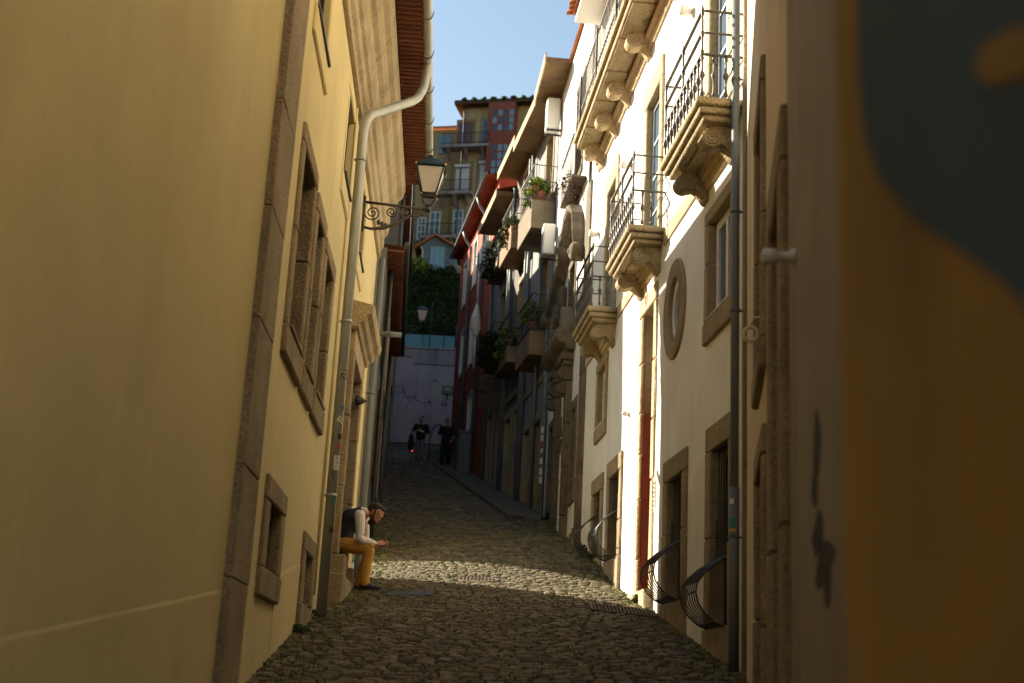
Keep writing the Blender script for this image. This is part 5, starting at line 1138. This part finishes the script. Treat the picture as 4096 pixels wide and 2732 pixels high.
# ------------------------------------------------------------------ plants, air conditioners and other things on the row of houses
def pot(fr, u, o, z, label, fol='leaf', n=350, r=.22, h=.24, flower=None, long=0.0, trail=False, seed=1):
    t = on(fr, 'potted_plant', label, 'plant', u, o, z)
    if long: MB().box(-long, long, -.1, .1, 0, .2).box(-long-.015, long+.015, -.115, .115, .2, .23).build('planter', 'terracotta', t, .01)
    else: MB().lathe([(.09, 0), (.13, h*.85), (.15, h*.86), (.15, h), (.12, h)], (0, 0, 0), 14).build('pot', 'terracotta', t)
    cs = [(0, 0, h+r*.6, r)] if not long else [(-long*.7, 0, h+r*.5, r), (0, .02, h+r*.7, r), (long*.7, 0, h+r*.5, r)]
    if trail: cs += [(.0, .18, h-.15, r*.7), (.12, .2, h-.4, r*.55)]
    leaves(cs, n, .06, seed, .8).build('foliage', fol, t)
    if flower: leaves(cs, n//6, .04, seed+50, .8).build('flowers', flower, t)['kind'] = 'stuff'
    return t
for i, (u, lab, fl) in enumerate(((.25, 'pot of red flowers at the near end of the sunny concrete balcony', 'flower_red'), (.75, 'flowering pot in the middle of the sunny concrete balcony', 'flower_red'), (1.35, 'green pot plant at the far end of the sunny concrete balcony', None))): pot(RQ, u, .36, 11.98, lab, 'leaf', 420, .25, .26, fl, seed=20+i)
pot(RQ, .2, .48, 12.25, 'trailing yellow green spider plant on the corner of the sunny balcony', 'leaf_lime', 300, .2, .1, None, 0, True, 24)
pot(RQ, 3.9, .45, 12.31, 'long terracotta planter with green plants on the middle upper balcony', 'leaf', 500, .24, .2, 'flower_red', .5, True, 25)
pot(RQ, .6, .34, 8.56, 'terracotta pot with a thin plant on the lower concrete balcony', 'leaf', 350, .3, .34, None, seed=26); pot(RQ, 1.3, .3, 9.3, 'spiky plant standing above the lower concrete balcony rail', 'leaf_lime', 160, .22, .1, seed=27)
pot(RQ, 3.7, .4, 9.01, 'yellow flowering plant drooping from the lower middle balcony', 'leaf', 420, .3, .25, 'leaf_yellow', 0, True, 28); pot(RQ, 4.6, .42, 9.01, 'dark hanging ivy on the lower middle balcony', 'leaf_dark', 900, .42, .2, None, 0, True, 29)
pot(RQ, 6.9, .36, 9.61, 'dark bushy plant on the lower iron balcony by the red house', 'leaf_dark', 900, .4, .2, None, 0, True, 30); pot(RQ, 7.2, .36, 12.51, 'dark fern spilling from the upper iron balcony', 'leaf_dark', 800, .42, .2, None, 0, True, 31); pot(RQ, 4.9, .4, 12.31, 'dark spiky plant on the middle upper balcony', 'leaf_dark', 400, .3, .2, None, seed=32)
d = on(RF, 'dry_weeds', 'dry brown weeds growing out of the scrolled stone hood', 'plant', 8.15, .25, 10.1)
mb = MB()
for i in range(26): a = random.uniform(-.5, .5); mb.tube([(a*.6, 0, 0), (a*.8+random.uniform(-.1, .1), random.uniform(-.1, .1), .2), (a+random.uniform(-.2, .2), random.uniform(-.15, .15), random.uniform(.3, .7))], .006, 4)
mb.build('stalks', 'rust', d); leaves([(0, 0, .35, .35)], 160, .04, 33).build('foliage', 'rust', d)
def aircon(fr, u, z, label, w=.42, h=.85, out=.34):
    t = on(fr, 'air_conditioner', label, 'air conditioner', u, 0, z)
    b = MB().box(-w/2, w/2, .05, .05+out, 0, h).build('casing', 'white_paint', t, .05, 3)
    for i in range(7): MB().box(-w/2+.04, w/2-.04, .05+out, .057+out, .1+h*.11*i, .1+h*.11*i+.025).build('louvre', 'frame_blue', b)
    for s in (-1, 1): MB().box(s*(w/2-.06)-.02, s*(w/2-.06)+.02, 0, .05+out, -.05, -.01).build('bracket', 'iron', t)
aircon(RF, 12.5, 13.7, 'white air conditioner high under the wide eaves'); aircon(RF, 12.45, 10.35, 'grimy air conditioner below the sunny concrete balcony', .4, .8, .3); aircon(RQ, 9.2, 12.9, 'pale tall air conditioner beside the red house', .5, 1.1, .45)
lc = on(RQ, 'hanging_cloth', 'white cloth bag hanging from a pole beside the red house', 'laundry', 9.3, .55, 10.7)
mb = MB(); chain(mb, [((0, 0, 1.25), .03), ((.02, 0, 1.0), .1), ((-.02, .02, .75), .16), ((.03, 0, .45), .18), ((0, 0, .2), .09)]); fused(mb, 'cloth', 'shirt', lc, .02, 4); MB().tube([(0, 0, 1.2), (0, 0, 3.0)], .03, 8).build('pole', 'white_paint', lc); MB().tube([(0, 0, .3), (0, 0, -.9)], .035, 8).build('tail', 'white_paint', lc); MB().tube([(0, -.55, 2.9), (0, 0, 2.9)], .012, 6).build('bracket', 'iron', lc)
cl = on(RQ, 'laundry_line', 'blue cloths drying high beside the red house eaves', 'laundry', 8.7, .62, 13.6)
MB().tube([(-1.2, 0, .0), (1.0, 0, .02)], .008, 5).build('line', 'iron', cl)
for i, (a, m_) in enumerate(((-.8, 'frame_blue'), (-.3, 'frame_white'), (.3, 'frame_blue'))):
    v = [(a+.45*x/5, .02*math.sin(x*1.7+i), -.55*y/3*(1+.1*math.sin(x))) for y in range(4) for x in range(6)]; MB().add(v, [(y*6+x, y*6+x+1, y*6+x+7, y*6+x+6) for y in range(3) for x in range(5)], True).build('cloth', m_, cl)
sg = on(RQ, 'hanging_signs', 'two small ochre sign boards projecting from the dark row of houses', 'sign', 6.3, .05, 7.9)
MB().tube([(0, 0, 1.0), (0, .75, 1.0)], .014, 6).build('bracket', 'iron', sg)
for i, (z0, z1) in enumerate(((.50, .90), (.0, .42))):
    b = MB().box(-.02, .02, .08, .72, z0, z1).build('board', 'rust', sg, .006)
    for k in range(3): MB().box(-.024, -.02, .16+.16*k, .27+.16*k, z0+.12, z0+.25).build('lettering', 'frame_dark', b)
# cabinet, hoop, posts at the top of the street
g = RQ.w(12.7, .28); cb = thing('utility_cabinet', 'grey utility cabinet against the base of the red house', 'cabinet', (g.x, g.y, ground(g.x, g.y)+.08), RQ.ang)
bo = MB().box(-.5, .5, -.26, .2, -.15, 1.25).build('body', 'grey_wall', cb, .02); MB().box(-.54, .54, -.28, .24, 1.25, 1.31).build('lid', 'grey_wall', cb, .01); MB().box(-.46, -.01, .2, .215, 0, 1.2).build('door', 'grey_wall', bo, .004); MB().box(.01, .46, .2, .215, 0, 1.2).build('door', 'grey_wall', bo, .004)
g = ground_hit(1733, 1852); hp = thing('bike_hoop', 'dark bent tube hoop standing between the two walkers', 'bike rack', g)
MB().tube([(-.2, 0, -.1), (-.19, 0, .9), (-.14, 0, 1.2), (-.02, 0, 1.4), (.12, 0, 1.46), (.24, 0, 1.4), (.3, 0, 1.2), (.3, 0, -.1)], .04, 10).build('hoop', 'pipe_dark', hp); MB().lathe([(.07, 0), (.07, .03), (.045, .04)], (-.2, 0, 0), 12).build('foot', 'pipe_dark', hp); MB().lathe([(.07, 0), (.07, .03), (.045, .04)], (.3, 0, 0), 12).build('foot', 'pipe_dark', hp)
for (px, py, hh, lab, bx_) in ((1517, 1842, 4.4, 'dark signal post with a box near the end wall, left side', ((.12, 2.1, 2.9), (.10, 3.2, 3.5))), (1488, 1905, 3.4, 'plain dark post beside the shaded left houses', ())):
    g = ground_hit(px, py); pp = thing('signal_post', lab, 'post', g); MB().lathe([(.09, -.1), (.09, .12), (.055, .15), (.055, hh), (.02, hh+.04)], (0, 0, 0), 12).build('pole', 'iron', pp)
    for (w_, a, b) in bx_: MB().box(-w_-.06, w_-.02, -.2, -.055, a, b).box(-.03, .03, -.06, 0, (a+b)/2-.05, (a+b)/2+.05).build('box', 'iron', pp, .01)
# stickers on the pipes
MT['ink'] = mat('ink_black', (.02, .02, .02)); MT['sticker_white'] = mat('sticker_white', (.66, .64, .58)); MT['sticker_blue'] = mat('sticker_blue', (.05, .16, .34)); MT['sticker_teal'] = mat('sticker_teal', (.04, .22, .20)); MT['sticker_red'] = mat('sticker_red', (.45, .05, .05)); MT['sticker_yellow'] = mat('sticker_yellow', (.5, .35, .05))
def wrap(mb, c, r): return mb.xf(lambda x, y, z: (c[0]+(r+y)*math.sin(x/r)*-1, c[1]+(r+y)*math.cos(x/r), c[2]+z))
def text_mb(s, size):
    cu = bpy.data.curves.new('t', 'FONT'); cu.body = s; cu.size = size; cu.align_x = 'CENTER'; cu.align_y = 'CENTER'; o = bpy.data.objects.new('t', cu); C.objects.link(o)
    dg = bpy.context.evaluated_depsgraph_get(); me = bpy.data.meshes.new_from_object(o.evaluated_get(dg)); mb = MB(); mb.add([(v.co.x, 0, v.co.y) for v in me.vertices], [tuple(p.vertices) for p in me.polygons]); bpy.data.objects.remove(o); bpy.data.meshes.remove(me); return mb
def sticker(parent, c, r, th, z, w, h, m, txt=None, tm='ink', ts=.05, rot=0.0, name='sticker'):
    """thin plate bent round the pipe at angle th; lettering mirrored so that it reads from outside"""
    n = 8; base = MB(); base.add([(w*(i/n-.5), .0015, h*(k-.5)) for k in (0, 1) for i in range(n+1)], [(i, i+1, n+2+i, n+1+i) for i in range(n)])
    def place(mb, lift): return mb.xf(lambda x, y, z_: ((lambda a, b: (c[0]+(r+y+lift)*math.sin(th-a/r), c[1]+(r+y+lift)*math.cos(th-a/r), z+b))(x*math.cos(rot)-z_*math.sin(rot), x*math.sin(rot)+z_*math.cos(rot))))
    s = place(base, 0).build(name, m, parent)
    if txt:
        for i, line in enumerate(txt):
            t = text_mb(line, ts); t.xf(lambda x, y, z_, i=i: (x, y, z_+ts*.9*((len(txt)-1)/2-i))); place(t, .003).build('lettering', tm, s)
    return s
pc_ = (up, .1); TH = math.radians(40)
for (z, w, h, m, txt, tm, ts, rot) in ((3.37, .11, .105, 'ink', ('AND', 'ZED'), 'sticker_white', .055, 0), (2.98, .05, .07, 'sticker_blue', None, None, 0, 0), (2.84, .11, .06, 'sticker_white', ('5-E',), 'ink', .05, -.5), (2.66, .06, .06, 'ink', None, None, 0, 0), (2.54, .05, .05, 'sticker_red', None, None, 0, 0), (2.36, .10, .16, 'sticker_white', ('AN', 'SR', '192'), 'sticker_blue', .055, 0), (2.20, .09, .06, 'pipe_dark', None, None, 0, 0), (1.93, .05, .05, 'sticker_teal', None, None, 0, 0), (1.62, .055, .055, 'ink', None, None, 0, 0)):
    sticker(dp, pc_, .0585, TH, z, w, h, m, txt, tm, ts, rot)
pp_ = [o for o in PH.children if o.name.startswith('downpipe')][0]
for (z, w, h, m, txt) in ((6.3, .07, .1, 'pipe_dark', None), (6.05, .08, .16, 'sticker_white', None), (5.85, .08, .14, 'sticker_white', ('O',)), (5.68, .08, .1, 'sticker_red', None), (5.55, .08, .1, 'sticker_white', ('L',)), (5.3, .08, .14, 'sticker_white', None), (5.05, .08, .16, 'sticker_white', None), (4.85, .09, .16, 'sticker_white', None)): sticker(pp_, (12.62, .09), .0555, math.radians(-50), z, w, h, m, txt, 'ink', .1)
pr_ = [o for o in W2.children if o.name.startswith('pipe_sleeve')][0]
for (z, w, h, m) in ((1.95, .05, .05, 'sticker_white'), (1.74, .08, .09, 'sticker_teal'), (1.66, .09, .03, 'sticker_yellow')): sticker(pr_, (-4.58, .1), .0535, math.radians(-45), z, w, h, m)
